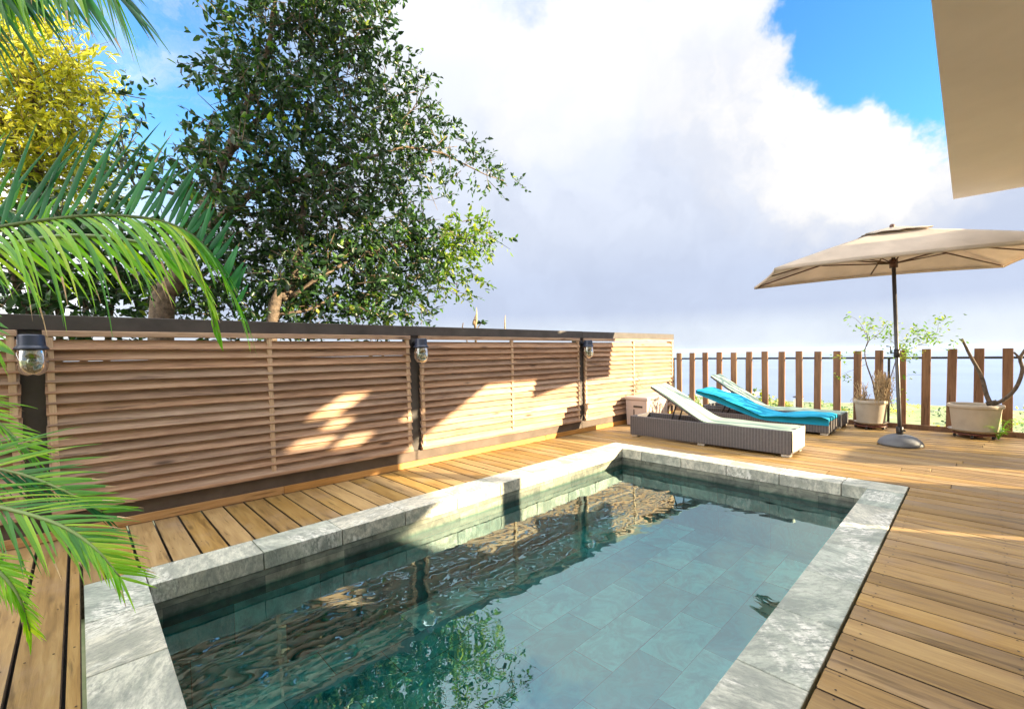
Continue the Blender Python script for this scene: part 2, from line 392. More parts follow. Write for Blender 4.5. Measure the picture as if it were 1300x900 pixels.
M['leaf_palm_lime'] = leaf_mat('palm_lime_leaflets', [(0.0, (0.14, 0.36, 0.03)), (0.6, (0.24, 0.52, 0.03)), (1.0, (0.44, 0.58, 0.07))], 0.5, 0.35, (1.5, 1.8, 0.3))  # brightened lime leaves, standing in for sun glowing through some fronds
M['leaf_palm_blue'] = leaf_mat('palm_blue_leaflets', [(0.0, (0.015, 0.10, 0.05)), (0.6, (0.03, 0.16, 0.085)), (1.0, (0.07, 0.28, 0.13))], 0.40, 0.42, (1.2, 1.7, 0.6), 0.25)
M['rachis'] = plain('palm_rachis', (0.17, 0.26, 0.07), 0.5, 0, 0.2)

# ------------------------------------------------------------------ mesh helpers
OFF = {}
class MB:
    def __init__(s): s.v = []; s.f = []; s.m = []
    def add(s, vs, fs, m=0):
        b = len(s.v); s.v += [tuple(x) for x in vs]; s.f += [tuple(i+b for i in f) for f in fs]; s.m += [m]*len(fs); return s
    def obox(s, c, ex, ey, ez, m=0):
        c, ex, ey, ez = Vector(c), Vector(ex), Vector(ey), Vector(ez)
        vs = [c+ex*i+ey*j+ez*k for k in (-1, 1) for j in (-1, 1) for i in (-1, 1)]
        return s.add(vs, [(0, 2, 3, 1), (4, 5, 7, 6), (0, 1, 5, 4), (2, 6, 7, 3), (0, 4, 6, 2), (1, 3, 7, 5)], m)
    def box(s, x0, x1, y0, y1, z0, z1, m=0):
        return s.obox(((x0+x1)/2, (y0+y1)/2, (z0+z1)/2), ((x1-x0)/2, 0, 0), (0, (y1-y0)/2, 0), (0, 0, (z1-z0)/2), m)
    def tube(s, pts, rad, n=8, m=0, cap=True):
        pts = [Vector(p) for p in pts]
        if not hasattr(rad, '__len__'): rad = [rad]*len(pts)
        rings = []; up = None
        for i, p in enumerate(pts):
            t = (pts[min(i+1, len(pts)-1)]-pts[max(i-1, 0)]).normalized()
            if up is None: up = t.orthogonal().normalized()
            up = (up-t*up.dot(t)); up = up.normalized() if up.length > 1e-6 else t.orthogonal().normalized()
            w = t.cross(up)
            rings.append([p+(up*math.cos(a)+w*math.sin(a))*rad[i] for a in [2*math.pi*k/n for k in range(n)]])
        vs = [x for r in rings for x in r]; fs = []
        for i in range(len(pts)-1):
            for k in range(n):
                fs.append((i*n+k, i*n+(k+1) % n, (i+1)*n+(k+1) % n, (i+1)*n+k))
        if cap: fs.append(tuple(range(n-1, -1, -1))); fs.append(tuple(range((len(pts)-1)*n, len(pts)*n)))
        return s.add(vs, fs, m)
    def lathe(s, prof, n=32, c=(0, 0, 0), sx=1, sy=1, m=0, closed=False):
        vs = [(c[0]+r*sx*math.cos(2*math.pi*k/n), c[1]+r*sy*math.sin(2*math.pi*k/n), c[2]+z) for r, z in prof for k in range(n)]
        fs = []
        for i in range(len(prof)-1):
            for k in range(n): fs.append((i*n+k, i*n+(k+1) % n, (i+1)*n+(k+1) % n, (i+1)*n+k))
        if not closed: fs.append(tuple(range(n-1, -1, -1))); fs.append(tuple(range((len(prof)-1)*n, len(prof)*n)))
        return s.add(vs, fs, m)
    def grid(s, P, m=0):
        nu, nv = len(P), len(P[0])
        return s.add([q for r in P for q in r], [(i*nv+j, i*nv+j+1, (i+1)*nv+j+1, (i+1)*nv+j) for i in range(nu-1) for j in range(nv-1)], m)
    def build(s, name, mats, parent=None, smooth=False, bevel=0.0, solid=0.0, local=False, seg=1):
        me = bpy.data.meshes.new(name)
        v = np.array(s.v, dtype=np.float64).reshape(-1, 3)
        off = np.zeros(3)
        if parent is not None and not local: off = OFF[parent.name]
        me.from_pydata((v-off).tolist(), [], s.f)
        for mm in (mats if isinstance(mats, (list, tuple)) else [mats]): me.materials.append(mm)
        if max(s.m, default=0): me.polygons.foreach_set('material_index', s.m)
        if smooth: me.polygons.foreach_set('use_smooth', [True]*len(s.f))
        me.update()
        o = bpy.data.objects.new(name, me); COL.objects.link(o)
        if parent is not None: o.parent = parent
        OFF[o.name] = off
        if solid:
            md = o.modifiers.new('solid', 'SOLIDIFY'); md.thickness = solid; md.offset = 0
        if bevel:
            md = o.modifiers.new('bevel', 'BEVEL'); md.width = bevel; md.segments = seg; md.limit_method = 'ANGLE'
        return o
def tag(o, label, cat, group=None):
    o['label'] = label; o['category'] = cat
    if group: o['group'] = group
    return o
def thing(name, loc, label, cat, group=None, rz=0.0):
    o = bpy.data.objects.new(name, None); COL.objects.link(o)
    o.empty_display_size = 0.2
    o.location = loc; o.rotation_euler = (0, 0, rz)
    OFF[o.name] = np.array(loc, dtype=float)
    return tag(o, label, cat, group)
def struct(o, kind='structure'):
    o['kind'] = kind; return o
rng = random.Random(7)
nrg = np.random.default_rng(11)
def smooth_path(pts, n):
    """Catmull-Rom through the given points"""
    P = [Vector(p) for p in pts]; P = [P[0]*2-P[1]]+P+[P[-1]*2-P[-2]]
    out = []; k = len(P)-3
    for i in range(n):
        u = i/(n-1)*k; j = min(int(u), k-1); t = u-j
        a, b, c, e = P[j:j+4]
        out.append(0.5*((2*b)+(c-a)*t+(2*a-5*b+4*c-e)*t*t+(3*b-a-3*c+e)*t**3))
    return out

# ------------------------------------------------------------------ terrain, sea
g = MB()
radii = [0.0, 6, 12, 18, 26, 36, 50, 70, 95, 130, 170, 220, 280, 340, 400, 440, 475, 500, 620]
nA = 96
tn = np.random.default_rng(3)
vs = []
for i, r in enumerate(radii):
    for k in range(nA):
        a = 2*math.pi*k/nA
        x, y = r*math.cos(a)+3, r*math.sin(a)
        down = max(0.0, math.cos(a-0.35)*0.75+0.25)
        h = -1.7-max(0, r-9)*0.17*down+(1-down)*max(0, r-25)*0.04
        h = max(h, -46.0)
        if r > 480 and down > 0.2: h = -62
        if r > 12: h += (tn.random()-0.5)*min(2.4, r*0.025)
        vs.append((x, y, h))
fs = [(i*nA+k, (i+1)*nA+k, (i+1)*nA+(k+1) % nA, i*nA+(k+1) % nA) for i in range(len(radii)-1) for k in range(nA)]
g.add(vs, fs)
struct(g.build('hillside_ground', M['land'], smooth=True))
g = MB()
n = 64; R = 30000
g.add([(0, 0, -50)]+[(R*math.cos(2*math.pi*k/n), R*math.sin(2*math.pi*k/n), -50) for k in range(n)], [(0, k+1, (k+1) % n+1) for k in range(n)])
struct(g.build('sea', M['sea']))

# ------------------------------------------------------------------ deck
PX0, PX1, PY0, PY1 = 0.226, 4.765, 0.640, 3.050        # inner edge of the pool
OX0, OX1, OY0, OY1 = -0.025, 5.035, 0.392, 3.320       # outer edge of the coping
g = MB()
def board(x0, x1, y0, y1):
    ys = [y0]
    if y1-y0 > 3.2:
        c = y0+rng.uniform(0.3, 0.7)*(y1-y0); ys.append(c)
    ys.append(y1)
    for a, b in zip(ys, ys[1:]):
        dz = rng.uniform(-0.0012, 0.0012)
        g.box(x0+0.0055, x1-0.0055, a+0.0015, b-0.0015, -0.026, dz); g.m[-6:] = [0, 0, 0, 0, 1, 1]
edges = [-0.082+0.147*k for k in range(-30, 60)]
DY0, DY1 = -2.55, 4.36
for a, b in zip(edges, edges[1:]):
    if a > 8.60: break
    b = min(b, 8.62)
    l0, l1 = a, min(b, OX0-0.004)
    if l1-l0 > 0.02: board(l0, l1, DY0, DY1)
    m0, m1 = max(a, OX0-0.004), min(b, OX1+0.004)
    if m1-m0 > 0.02: board(m0, m1, DY0, OY0-0.006); board(m0, m1, OY1+0.006, DY1)
    r0_, r1_ = max(a, OX1+0.004), b
    if r1_-r0_ > 0.02: board(r0_, r1_, DY0, DY1)
dk = struct(g.build('deck', [M['deck'], M['deck_gap_shade']], bevel=0.004))
g = MB()
for a, b in zip(edges, edges[1:]):
    if a > 8.5 or a < -2.6: continue
    y = DY0+0.12
    while y < DY1-0.05:
        for x in (a+0.030, b-0.030):
            inside = OX0-0.02 < x < OX1+0.02 and OY0-0.02 < y < OY1+0.02
            if not inside and x < 8.58:
                cx_, cy_ = x+rng.uniform(-.004, .004), y+rng.uniform(-.006, .006)
                g.add([(cx_+0.0042*math.cos(q*math.pi/3), cy_+0.0042*math.sin(q*math.pi/3), 0.0022) for q in range(6)], [tuple(range(6))])
        y += 0.46
struct(g.build('deck_screws', M['rubber']))
g = MB()
for x0, x1, y0, y1 in ((-4.5, OX0-0.03, DY0, DY1), (OX1+0.03, 8.62, DY0, DY1), (OX0, OX1, DY0, OY0-0.03), (OX0, OX1, OY1+0.03, DY1)):
    g.box(x0, x1, y0, y1, -0.17, -0.06)
struct(g.build('deck_substructure', M['rubber']))  # near-black sheet under the boards, coloured so the gaps read dark

# ------------------------------------------------------------------ pool
g = MB()
def slab(x0, x1, y0, y1):
    q = 0.0028
    g.box(x0+q, x1-q, y0+q, y1-q, -0.106, 0.003+rng.uniform(-0.0008, 0.0008))
def run(a, b, first, step):
    c = [a]+[first+step*k for k in range(40) if a+0.08 < first+step*k < b-0.08]+[b]
    return list(zip(c, c[1:]))
for a, b in run(OY0, OY1, OY0+0.475, 0.49): slab(OX0, PX0, a, b)
for a, b in run(PX0, OX1, 0.774, 0.491): slab(a, b, PY1, OY1)
for a, b in run(PX0, PX1, 0.297, 0.4955): slab(a, b, OY0, PY0)
for a, b in run(OY0, PY1, 0.822, 0.491): slab(PX1, OX1, a, b)
struct(g.build('pool_coping', M['coping'], bevel=0.004, seg=2))
DEPTH = -0.76
e = 0.012
X0, X1, Y0, Y1 = PX0-e, PX1+e, PY0-e, PY1+e
g = MB()
def wall_tiles(p, u, n, length):
    """tiles on a wall from corner p along u, facing n"""
    p, u, n_ = Vector(p), Vector(u), Vector(n)
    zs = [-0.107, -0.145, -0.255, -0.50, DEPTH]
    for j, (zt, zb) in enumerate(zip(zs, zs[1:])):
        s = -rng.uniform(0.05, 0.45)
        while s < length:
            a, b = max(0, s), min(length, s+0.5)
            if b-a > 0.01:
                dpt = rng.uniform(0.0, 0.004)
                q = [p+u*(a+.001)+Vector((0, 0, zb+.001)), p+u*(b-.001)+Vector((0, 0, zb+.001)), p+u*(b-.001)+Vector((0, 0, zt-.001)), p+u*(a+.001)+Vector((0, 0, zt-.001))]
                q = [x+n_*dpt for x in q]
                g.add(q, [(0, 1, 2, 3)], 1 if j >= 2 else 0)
            s += 0.5
wall_tiles((X0, Y1, 0), (1, 0, 0), (0, -1, 0), X1-X0)
wall_tiles((X0, Y0, 0), (1, 0, 0), (0, 1, 0), X1-X0)
wall_tiles((X0, Y0, 0), (0, 1, 0), (1, 0, 0), Y1-Y0)
wall_tiles((X1, Y0, 0), (0, 1, 0), (-1, 0, 0), Y1-Y0)
struct(g.build('pool_wall', [M['wall_tile'], M['tile']]))
g = MB()
y = Y0; row = 0
while y < Y1:
    s = X0-0.3*(row % 2)-0.05
    while s < X1:
        a, b = max(X0, s), min(X1, s+0.6)
        if b-a > 0.01:
            zz = DEPTH+rng.uniform(0.004, 0.006)
            g.add([(a+.002, y+.002, zz), (b-.002, y+.002, zz), (b-.002, min(Y1, y+.3)-.002, zz), (a+.002, min(Y1, y+.3)-.002, zz)], [(0, 1, 2, 3)])
        s += 0.6
    y += 0.3; row += 1
struct(g.build('pool_floor', M['tile']))
g = MB()
b_ = 0.02
g.box(X0-0.2, X1+0.2, Y0-0.2, Y1+0.2, DEPTH-0.1, DEPTH)
g.box(X0-0.2, X0-0.004, Y0-0.2, Y1+0.2, DEPTH, -0.11); g.box(X1+0.004, X1+0.2, Y0-0.2, Y1+0.2, DEPTH, -0.11)
g.box(X0-0.004, X1+0.004, Y0-0.2, Y0-0.004, DEPTH, -0.11); g.box(X0-0.004, X1+0.004, Y1+0.004, Y1+0.2, DEPTH, -0.11)
struct(g.build('pool_basin', M['grout']))
g = MB()
g.add([(X0, Y0, -0.205), (X1, Y0, -0.205), (X1, Y1, -0.205), (X0, Y1, -0.205)], [(0, 1, 2, 3)])
struct(g.build('pool_water', M['water']))

# ------------------------------------------------------------------ house with its balcony slab (mostly beside and behind the camera)
hs = thing('house', (0, -5, 0), 'beige rendered house whose flat overhang juts in at the top right of the terrace', 'house')
g = MB()
z0, z1 = 2.80, 3.02
cs = [(-6, 0.10), (2.9, 0.172), (6.93, 0.207), (7.01, -1.6), (-6, -1.6)]
g.add([(x, y, z0) for x, y in cs]+[(x, y, z1) for x, y in cs], [tuple(range(5))[::-1], tuple(range(5, 10))]+[(i, (i+1) % 5, 5+(i+1) % 5, 5+i) for i in range(5)])
# the part farther back is unseen, with openings added so patches of sun reach the fence
holes = [(5.25, 5.55, -2.62, -1.90), (5.55, 5.80, -2.95, -2.60), (5.52, 5.90, -3.42, -3.10), (5.98, 6.30, -3.55, -3.15), (6.36, 6.58, -3.02, -2.68)]
xs = sorted({-6.0, 7.01, *[h[0] for h in holes], *[h[1] for h in holes]}); ys = sorted({-8.6, -1.6, *[h[2] for h in holes], *[h[3] for h in holes]})
for xa, xb in zip(xs, xs[1:]):
    for ya, yb in zip(ys, ys[1:]):
        mx_, my_ = (xa+xb)/2, (ya+yb)/2
        if not any(h[0] < mx_ < h[1] and h[2] < my_ < h[3] for h in holes): g.box(xa, xb, ya, yb, z0, z0+0.03)
g.build('overhang', M['soffit'], hs)
g = MB()
g.box(-6, 5.4, -8.5, -3.6, -0.17, 2.798); g.build('wall', M['render'], hs)
g = MB()
g.box(-5.9, 5.0, -8.5, -1.25, 3.022, 5.3); g.box(-5.9, 6.85, -8.5, -1.25, 5.302, 7.35); g.build('upper_storey', M['render'], hs)  # lower end cut back, unseen, so sun passes to the slab openings
g = MB(); g.box(5.22, 5.38, -1.30, -1.14, 0.004, 2.797); g.build('column', M['render'], hs, bevel=0.008)
g = MB(); g.box(6.0, 7.86, -1.246, -1.20, 2.56, 2.795); g.box(7.03, 7.86, -1.246, -1.20, 2.797, 3.30); g.build('shadow_panel', M['anthracite'], hs, bevel=0.004)  # hanging panel out of view, added to shade the upper fence
for x0, x1 in ((-4.6, -1.8), (-1.2, 1.6), (2.2, 5.0)):
    g = MB()
    g.box(x0, x1, -3.64, -3.602, 0.0, 2.2)
    wd = g.build('glass_door', M['anthracite'], hs)
    g = MB(); g.box(x0+0.06, (x0+x1)/2-0.03, -3.6, -3.585, 0.06, 2.14); g.box((x0+x1)/2+0.03, x1-0.06, -3.6, -3.585, 0.06, 2.14)
    OFF[wd.name] = OFF[hs.name]
    g.build('pane', M['window_glass'], wd)
tw = thing('shade_wall', (3, -2.65, 0), 'unseen low wall added beside the deck, gapped to shape its sun and shade', 'wall')
for x0, x1, h in ((-4.4, 5.44, 1.12), (5.60, 6.88, 1.16), (7.80, 8.60, 1.16)):
    g = MB(); g.box(x0, x1, -2.75, -2.57, -0.15, h); g.build('shade_wall_section', M['render'], tw, bevel=0.01)  # wall added out of view to shade the deck, gaps pass sun bands

# ------------------------------------------------------------------ louvred fence
FA = Vector((0.351, 4.285, 0)); FPHI = math.atan2(-0.0357, 0.99936)
fd = Vector((math.cos(FPHI), math.sin(FPHI), 0)); fn = Vector((-fd.y, fd.x, 0))
def fpt(s, y, z): return FA+fd*s+fn*y+Vector((0, 0, z))
fe = thing('louvre_fence', FA, 'long brown louvred timber fence with dark posts and top beam behind the pool walk', 'fence', rz=FPHI)
posts = [-3.33, -0.566, 2.217, 4.98]
S1 = 7.69
for s in posts:
    g = MB(); g.box(s-0.078, s+0.078, 0.003, 0.10, -0.15, 1.404); g.build('post', M['anthracite'], fe, local=True, bevel=0.003)
g = MB(); g.box(S1-0.06, S1, -0.006, 0.094, -0.15, 1.404); g.build('post', M['picket'], fe, local=True, bevel=0.003)
g = MB(); g.box(-3.4, 5.02, -0.012, 0.108, 1.405, 1.505); g.box(5.023, S1+0.01, -0.012, 0.108, 1.405, 1.503)
g.build('top_beam', M['anthracite'], fe, local=True, bevel=0.003)
g = MB()
for a, b in ((-3.4, 0.9), (0.903, 4.2), (4.203, S1)): g.box(a, b, -0.020, 0.020, 0.004, 0.068)
g.build('kickboard', M['kick'], fe, local=True, bevel=0.003)
g = MB()
for a, b in zip(posts, posts[1:]+[S1+0.02]): g.box(a-0.02, b+0.018, -0.016, 0.002, 0.070, 0.176)
g.build('base_board', M['base_paint'], fe, local=True, bevel=0.002)
bays = list(zip(posts, posts[1:]+[S1-0.01]))
for a, b in bays:
    a += 0.056; b -= 0.056
    g = MB()
    g.box(a, b, -0.045, 0.0, 1.362, 1.402)          # top rail
    g.box(a, b, -0.050, 0.0, 0.178, 0.204)          # bottom rail
    zt = 1.338; k = 0
    while zt > 0.26:
        hgt = 0.0775
        j = rng.uniform(-0.002, 0.002); tl = rng.uniform(-0.05, 0.05)
        ang = math.radians(27)+tl*0.3
        dn = Vector((0, -math.sin(ang), -math.cos(ang))); th = Vector((0, -math.cos(ang), math.sin(ang)))
        top = Vector((0, -0.004, zt+j))
        c = top+dn*hgt/2
        x0, x1 = a+rng.uniform(-0.006, 0.004), b+rng.uniform(-0.004, 0.006)
        nseg = 7
        # a slat with a slight warp along its length
        P0 = rng.uniform(0, 6.28); am = rng.uniform(0.0004, 0.0022)
        vs = []
        for i in range(nseg+1):
            x = x0+(x1-x0)*i/nseg; w = am*math.sin(P0+i*1.1)
            for sy, sz in ((-1, -1), (1, -1), (1, 1), (-1, 1)):
                p = c+dn*(hgt/2*sy)+th*(0.0075*sz)
                vs.append((x, p.y, p.z+w))
        fs = [(i*4+q, i*4+(q+1) % 4, (i+1)*4+(q+1) % 4, (i+1)*4+q) for i in range(nseg) for q in range(4)]
        fs += [(3, 2, 1, 0), tuple(nseg*4+q for q in range(4))]
        g.add(vs, fs)
        zt -= 0.0712; k += 1
    pn = g.build('louvre_panel', M['slat'], fe, local=True, bevel=0.0025)
    mid = (a+b)/2
    for c in (a+0.03, mid, b-0.03):
        g = MB(); g.box(c-0.018, c+0.018, -0.0385, -0.001, 0.205, 1.361)
        g.build('batten', M['batten'], fe, local=True, bevel=0.002)

# ------------------------------------------------------------------ jar lamps on the posts
def lamp(s, label, first=True):
    o = thing('wall_lamp', fpt(s, 0, 1.30), label, 'lamp', 'jar lamps on the fence posts', rz=FPHI)
    o.scale = (1.18, 1.18, 1.12)
    g = MB(); g.lathe([(0.0, -.0), (0.052, 0.0), (0.052, 0.02), (0.03, 0.028), (0.0, 0.028)], 20)
    g.v = [(x+0.0, -z_, y_+0.01) for x, y_, z_ in g.v]
    g.build('wall_plate', M['black_metal'], o, local=True, smooth=False)
    g = MB(); g.tube([(0, -0.02, 0.012), (0, -0.07, 0.018), (0.012, -0.112, 0.012)], [0.02, 0.018, 0.022], 10); g.build('arm', M['black_metal'], o, local=True, smooth=True)
    c = (0.012, -0.115, 0)
    g = MB(); g.lathe([(0.0, 0.062), (0.046, 0.062), (0.052, 0.055), (0.055, 0.0), (0.066, -0.012), (0.068, -0.022), (0.056, -0.024), (0.0, -0.024)], 28, c); g.build('cap', M['lamp_cap'], o, local=True, smooth=True, bevel=0.002)
    g = MB(); g.lathe([(0.054, -0.025), (0.060, -0.05), (0.063, -0.09), (0.060, -0.125), (0.047, -0.155), (0.022, -0.172), (0.0, -0.174),
                       (0.0, -0.169), (0.022, -0.167), (0.044, -0.151), (0.056, -0.122), (0.059, -0.09), (0.056, -0.05), (0.050, -0.025)], 28, c, closed=True); g.build('glass_jar', M['glass'], o, local=True, smooth=True)
    g = MB(); g.lathe([(0.0, -0.025), (0.017, -0.025), (0.017, -0.058), (0.0, -0.06)], 14, c); g.build('socket', M['brass'], o, local=True, smooth=True)
    g = MB(); g.lathe([(0.0, -0.060), (0.014, -0.062), (0.026, -0.085), (0.026, -0.10), (0.016, -0.122), (0.0, -0.127)], 16, c); g.build('bulb', M['glass'], o, local=True, smooth=True)
lamp(-0.566, 'dark capped glass jar lamp on the far left fence post beside the palm')
lamp(2.217, 'dark capped glass jar lamp on the fence post below the edge of the tree')
lamp(4.98, 'dark capped glass jar lamp on the fence post nearest the storage box')

# ------------------------------------------------------------------ picket fence
XP = 8.69
pf = thing('picket_fence', (XP, 2, 0), 'brown timber picket fence with thin black rail along the sea edge', 'fence')
y = 4.22; k = 0
while y > -5.2:
    w = 0.098
    h = 1.148+rng.uniform(-0.010, 0.010)
    g = MB()
    t = rng.uniform(-0.006, 0.006)
    c = Vector((XP+0.03, y, h/2)); g.obox(c, (0.022, 0, 0), (0, w/2, 0), (0, t, h/2)); 
    g.build('picket', M['picket'], pf, bevel=0.004)
    y -= 0.265; k += 1
g = MB(); g.tube([(XP+0.075, 4.45, 1.03), (XP+0.075, -5.4, 1.03)], 0.016, 10); g.build('rail', M['black_metal'], pf, smooth=True)
for y in (4.36, 2.95, 0.93, -1.4, -3.6):
    g = MB(); g.box(XP+0.06, XP+0.09, y-0.015, y+0.015, -0.15, 1.015); g.build('metal_post', M['black_metal'], pf)
g = MB(); g.box(XP-0.028, XP+0.006, -5.4, 4.3, -0.03, 0.062); g.build('bottom_board', M['picket'], pf, bevel=0.004)

# ------------------------------------------------------------------ storage box
sb = thing('storage_box', (6.55, 3.80, 0), 'beige grey plastic storage box in the corner behind the nearest lounger', 'storage box')
g = MB()
def taper(g, x0, x1, y0, y1, z0, z1, q):
    g.add([(x0+q, y0+q, z0), (x1-q, y0+q, z0), (x1-q, y1-q, z0), (x0+q, y1-q, z0), (x0, y0, z1), (x1, y0, z1), (x1, y1, z1), (x0, y1, z1)],
          [(3, 2, 1, 0), (4, 5, 6, 7), (0, 1, 5, 4), (1, 2, 6, 5), (2, 3, 7, 6), (3, 0, 4, 7)])
bx0, bx1, by0, by1 = 6.34, 7.02, 3.60, 3.98
taper(g, bx0, bx1, by0, by1, 0.01, 0.415, 0.012)
for k in range(6):
    x = bx0+0.07+k*0.11
    g.box(x, x+0.03, by0-0.008, by0+0.004, 0.04, 0.32)
g.build('body', M['box_plastic'], sb, bevel=0.012, seg=3)
g = MB(); taper(g, bx0-0.012, bx1+0.012, by0-0.014, by1+0.01, 0.418, 0.470, -0.0); g.build('lid', M['box_plastic'], sb, bevel=0.014, seg=3)
g = MB(); g.box(bx0-0.004, bx0+0.012, by0+0.08, by0+0.24, 0.30, 0.33); g.box(bx0-0.003, bx0+0.010, by0+0.225, by0+0.24, 0.15, 0.268); g.build('handle', M['box_dark'], sb, bevel=0.003)

# ------------------------------------------------------------------ sun loungers
def lounger(label, x0, x1, y0, y1, h, hy, ty, tz, cmat, cth, wavy, seed, lit_end=False):
    """hy: hinge, (ty, tz): top edge of the raised back"""
    rr = random.Random(seed)
    o = thing('sun_lounger', ((x0+x1)/2, (y0+y1)/2, 0), label, 'sun lounger', 'sun loungers lined up on the deck')
    t = 0.045; zb = 0.032
    g = MB()
    g.box(x0, x0+t, y0, y1, zb, h); g.box(x1-t, x1, y0, y1, zb, h)
    g.box(x0+t+.001, x1-t-.001, y0, y0+t, zb, h); g.box(x0+t+.001, x1-t-.001, y1-t, y1, zb, h)
    g.build('frame', M['wicker'], o, bevel=0.008, seg=2)
    g = MB(); g.box(x0+t+.002, x1-t-.002, y0+t+.002, hy, h-0.05, h-0.015); g.build('seat', M['wicker'], o, bevel=0.003)
    for fx in (x0+0.06, x1-0.06):
        for fy in (y0+0.06, (y0+y1)/2, y1-0.06):
            g = MB(); g.box(fx-0.045, fx+0.045, fy-0.045, fy+0.045, 0.002, zb-0.001); g.build('foot', M['silver'], o, bevel=0.003)
    # raised back
    L = math.hypot(ty-hy, tz-(h-0.02)); a = math.atan2(tz-(h-0.02), ty-hy)
    u = Vector((0, math.cos(a), math.sin(a))); nn = Vector((0, -math.sin(a), math.cos(a)))
    p0 = Vector(((x0+x1)/2, hy, h-0.035))
    g = MB(); g.obox(p0+u*L/2, ((x1-x0)/2-t-0.004, 0, 0), u*(L/2), nn*0.016); g.build('backrest', M['wicker'], o, bevel=0.004)
    for sx in (-1, 1):
        xx = (x0+x1)/2+sx*((x1-x0)/2-0.14)
        q = p0+u*L*0.55-nn*0.02
        g = MB(); g.tube([(xx, q.y, q.z), (xx, q.y+0.13, h*0.32)], 0.011, 8); g.tube([(xx, q.y+0.13, h*0.32), (xx, q.y-0.12, h*0.30)], 0.010, 8)
        g.build('strut', M['black_metal'], o, smooth=True)
    # mattress: seat and back in one soft sheet
    nv, nu = 72, 44
    w0, w1 = x0+0.022, x1-0.022
    if wavy: w0, w1 = x0-0.012, x1+0.012
    path = []
    for i in range(nv+1):
        s = i/nv*((hy-y0)+L)
        if s < hy-y0: p = Vector((0, y0+s, h-0.015)); nrm = Vector((0, 0, 1))
        else: p = Vector((0, hy, h-0.015))+u*(s-(hy-y0)); nrm = nn
        path.append((p, nrm, s))
    # soften the fold
    pts = [p for p, _, _ in path]
    for _ in range(10 if not wavy else 40):
        pts = [pts[0]]+[(pts[i-1]+pts[i]*2+pts[i+1])/4 for i in range(1, nv)]+[pts[-1]]
    P = []
    for i in range(nv+1):
        tg = (pts[min(i+1, nv)]-pts[max(i-1, 0)]).normalized(); nrm = Vector((0, -tg.z, tg.y))
        s = path[i][2]; row = []
        for j in range(nu+1):
            v = j/nu; x = w0+(w1-w0)*v
            edge = min(v, 1-v)*2
            puff = cth*(0.55+0.45*min(1, edge*4)**0.5)
            endk = min(1, min(i, nv-i)/2.5)
            puff *= 0.6+0.4*endk
            wv = 0.0
            if wavy:
                wv = 0.020*math.sin(s*5.2+0.8)+0.008*math.sin(s*13+v*3)+0.006*math.sin(v*9+s*4)
            else:
                wv = 0.006*math.sin(v*13+s*1.7)+0.006*math.sin(s*8+v*6+seed)-0.018*math.exp(-((v-0.34-0.05*math.sin(s*2))/0.03)**2)-0.011*math.exp(-((v-0.68+0.04*math.sin(s*3))/0.03)**2)
            row.append(pts[i]+nrm*(puff+wv)+Vector((x, 0, 0)))
        P.append(row)
    g = MB(); g.grid(P)
    B = [[pts[i]+Vector((w0+(w1-w0)*j/nu, 0, 0))+Vector((0, 0, 0.003 if not wavy else (-0.05 if j in (0, nu) else 0.003))) for j in range(nu+1)] for i in range(nv+1)]
    nb = len(g.v); W = nu+1
    g.v += [tuple(q) for r in B for q in r]
    for i in range(nv):
        for j in range(nu): g.f.append((nb+i*W+j, nb+(i+1)*W+j, nb+(i+1)*W+j+1, nb+i*W+j+1)); g.m.append(0)
        for j, fl in ((0, 1), (nu, 0)):
            q = (i*W+j, (i+1)*W+j, nb+(i+1)*W+j, nb+i*W+j); g.f.append(q if not fl else q[::-1]); g.m.append(0)
    for j in range(nu):
        for i, fl in ((0, 0), (nv, 1)):
            q = (i*W+j, i*W+j+1, nb+i*W+j+1, nb+i*W+j); g.f.append(q[::-1] if not fl else q); g.m.append(0)
    mt = g.build('mattress', cmat, o, smooth=True)
    if lit_end:
        P = []
        for i in range(9):
            z_ = h+0.004-(h-0.055)*i/8
            P.append([(x0+0.004+(x1-x0-0.008)*j/12, y0-0.010-0.004*math.sin(j*1.3+i*0.35)*i/8, z_) for j in range(13)])
        g = MB(); g.grid(P); g.build('sunlit_end_sheet', M['sunlit_end'], o, smooth=True, solid=0.006)  # sheet added over the wicker end, its paleness is painted sunlight
    return o
M['sunlit_end'] = fabric('sunlit_end_pale', (0.66, 0.66, 0.60))  # pale tone standing in for sun glare on the wicker end
lounger('grey wicker sun lounger with pale mint mattress, nearest to the pool', 5.53, 6.04, 1.405, 3.405, 0.295, 2.36, 3.11, 0.72, M['mint'], 0.022, False, 2, True)
lounger('low sun lounger under a thick turquoise mattress between the two pale ones', 7.25, 7.80, 1.39, 3.36, 0.205, 2.25, 3.22, 0.53, M['turquoise'], 0.06, True, 5)
lounger('sun lounger with pale mint mattress farthest from the pool, close to the picket fence', 7.97, 8.50, 1.38, 3.42, 0.215, 2.52, 3.30, 0.74, M['mint'], 0.022, False, 9)

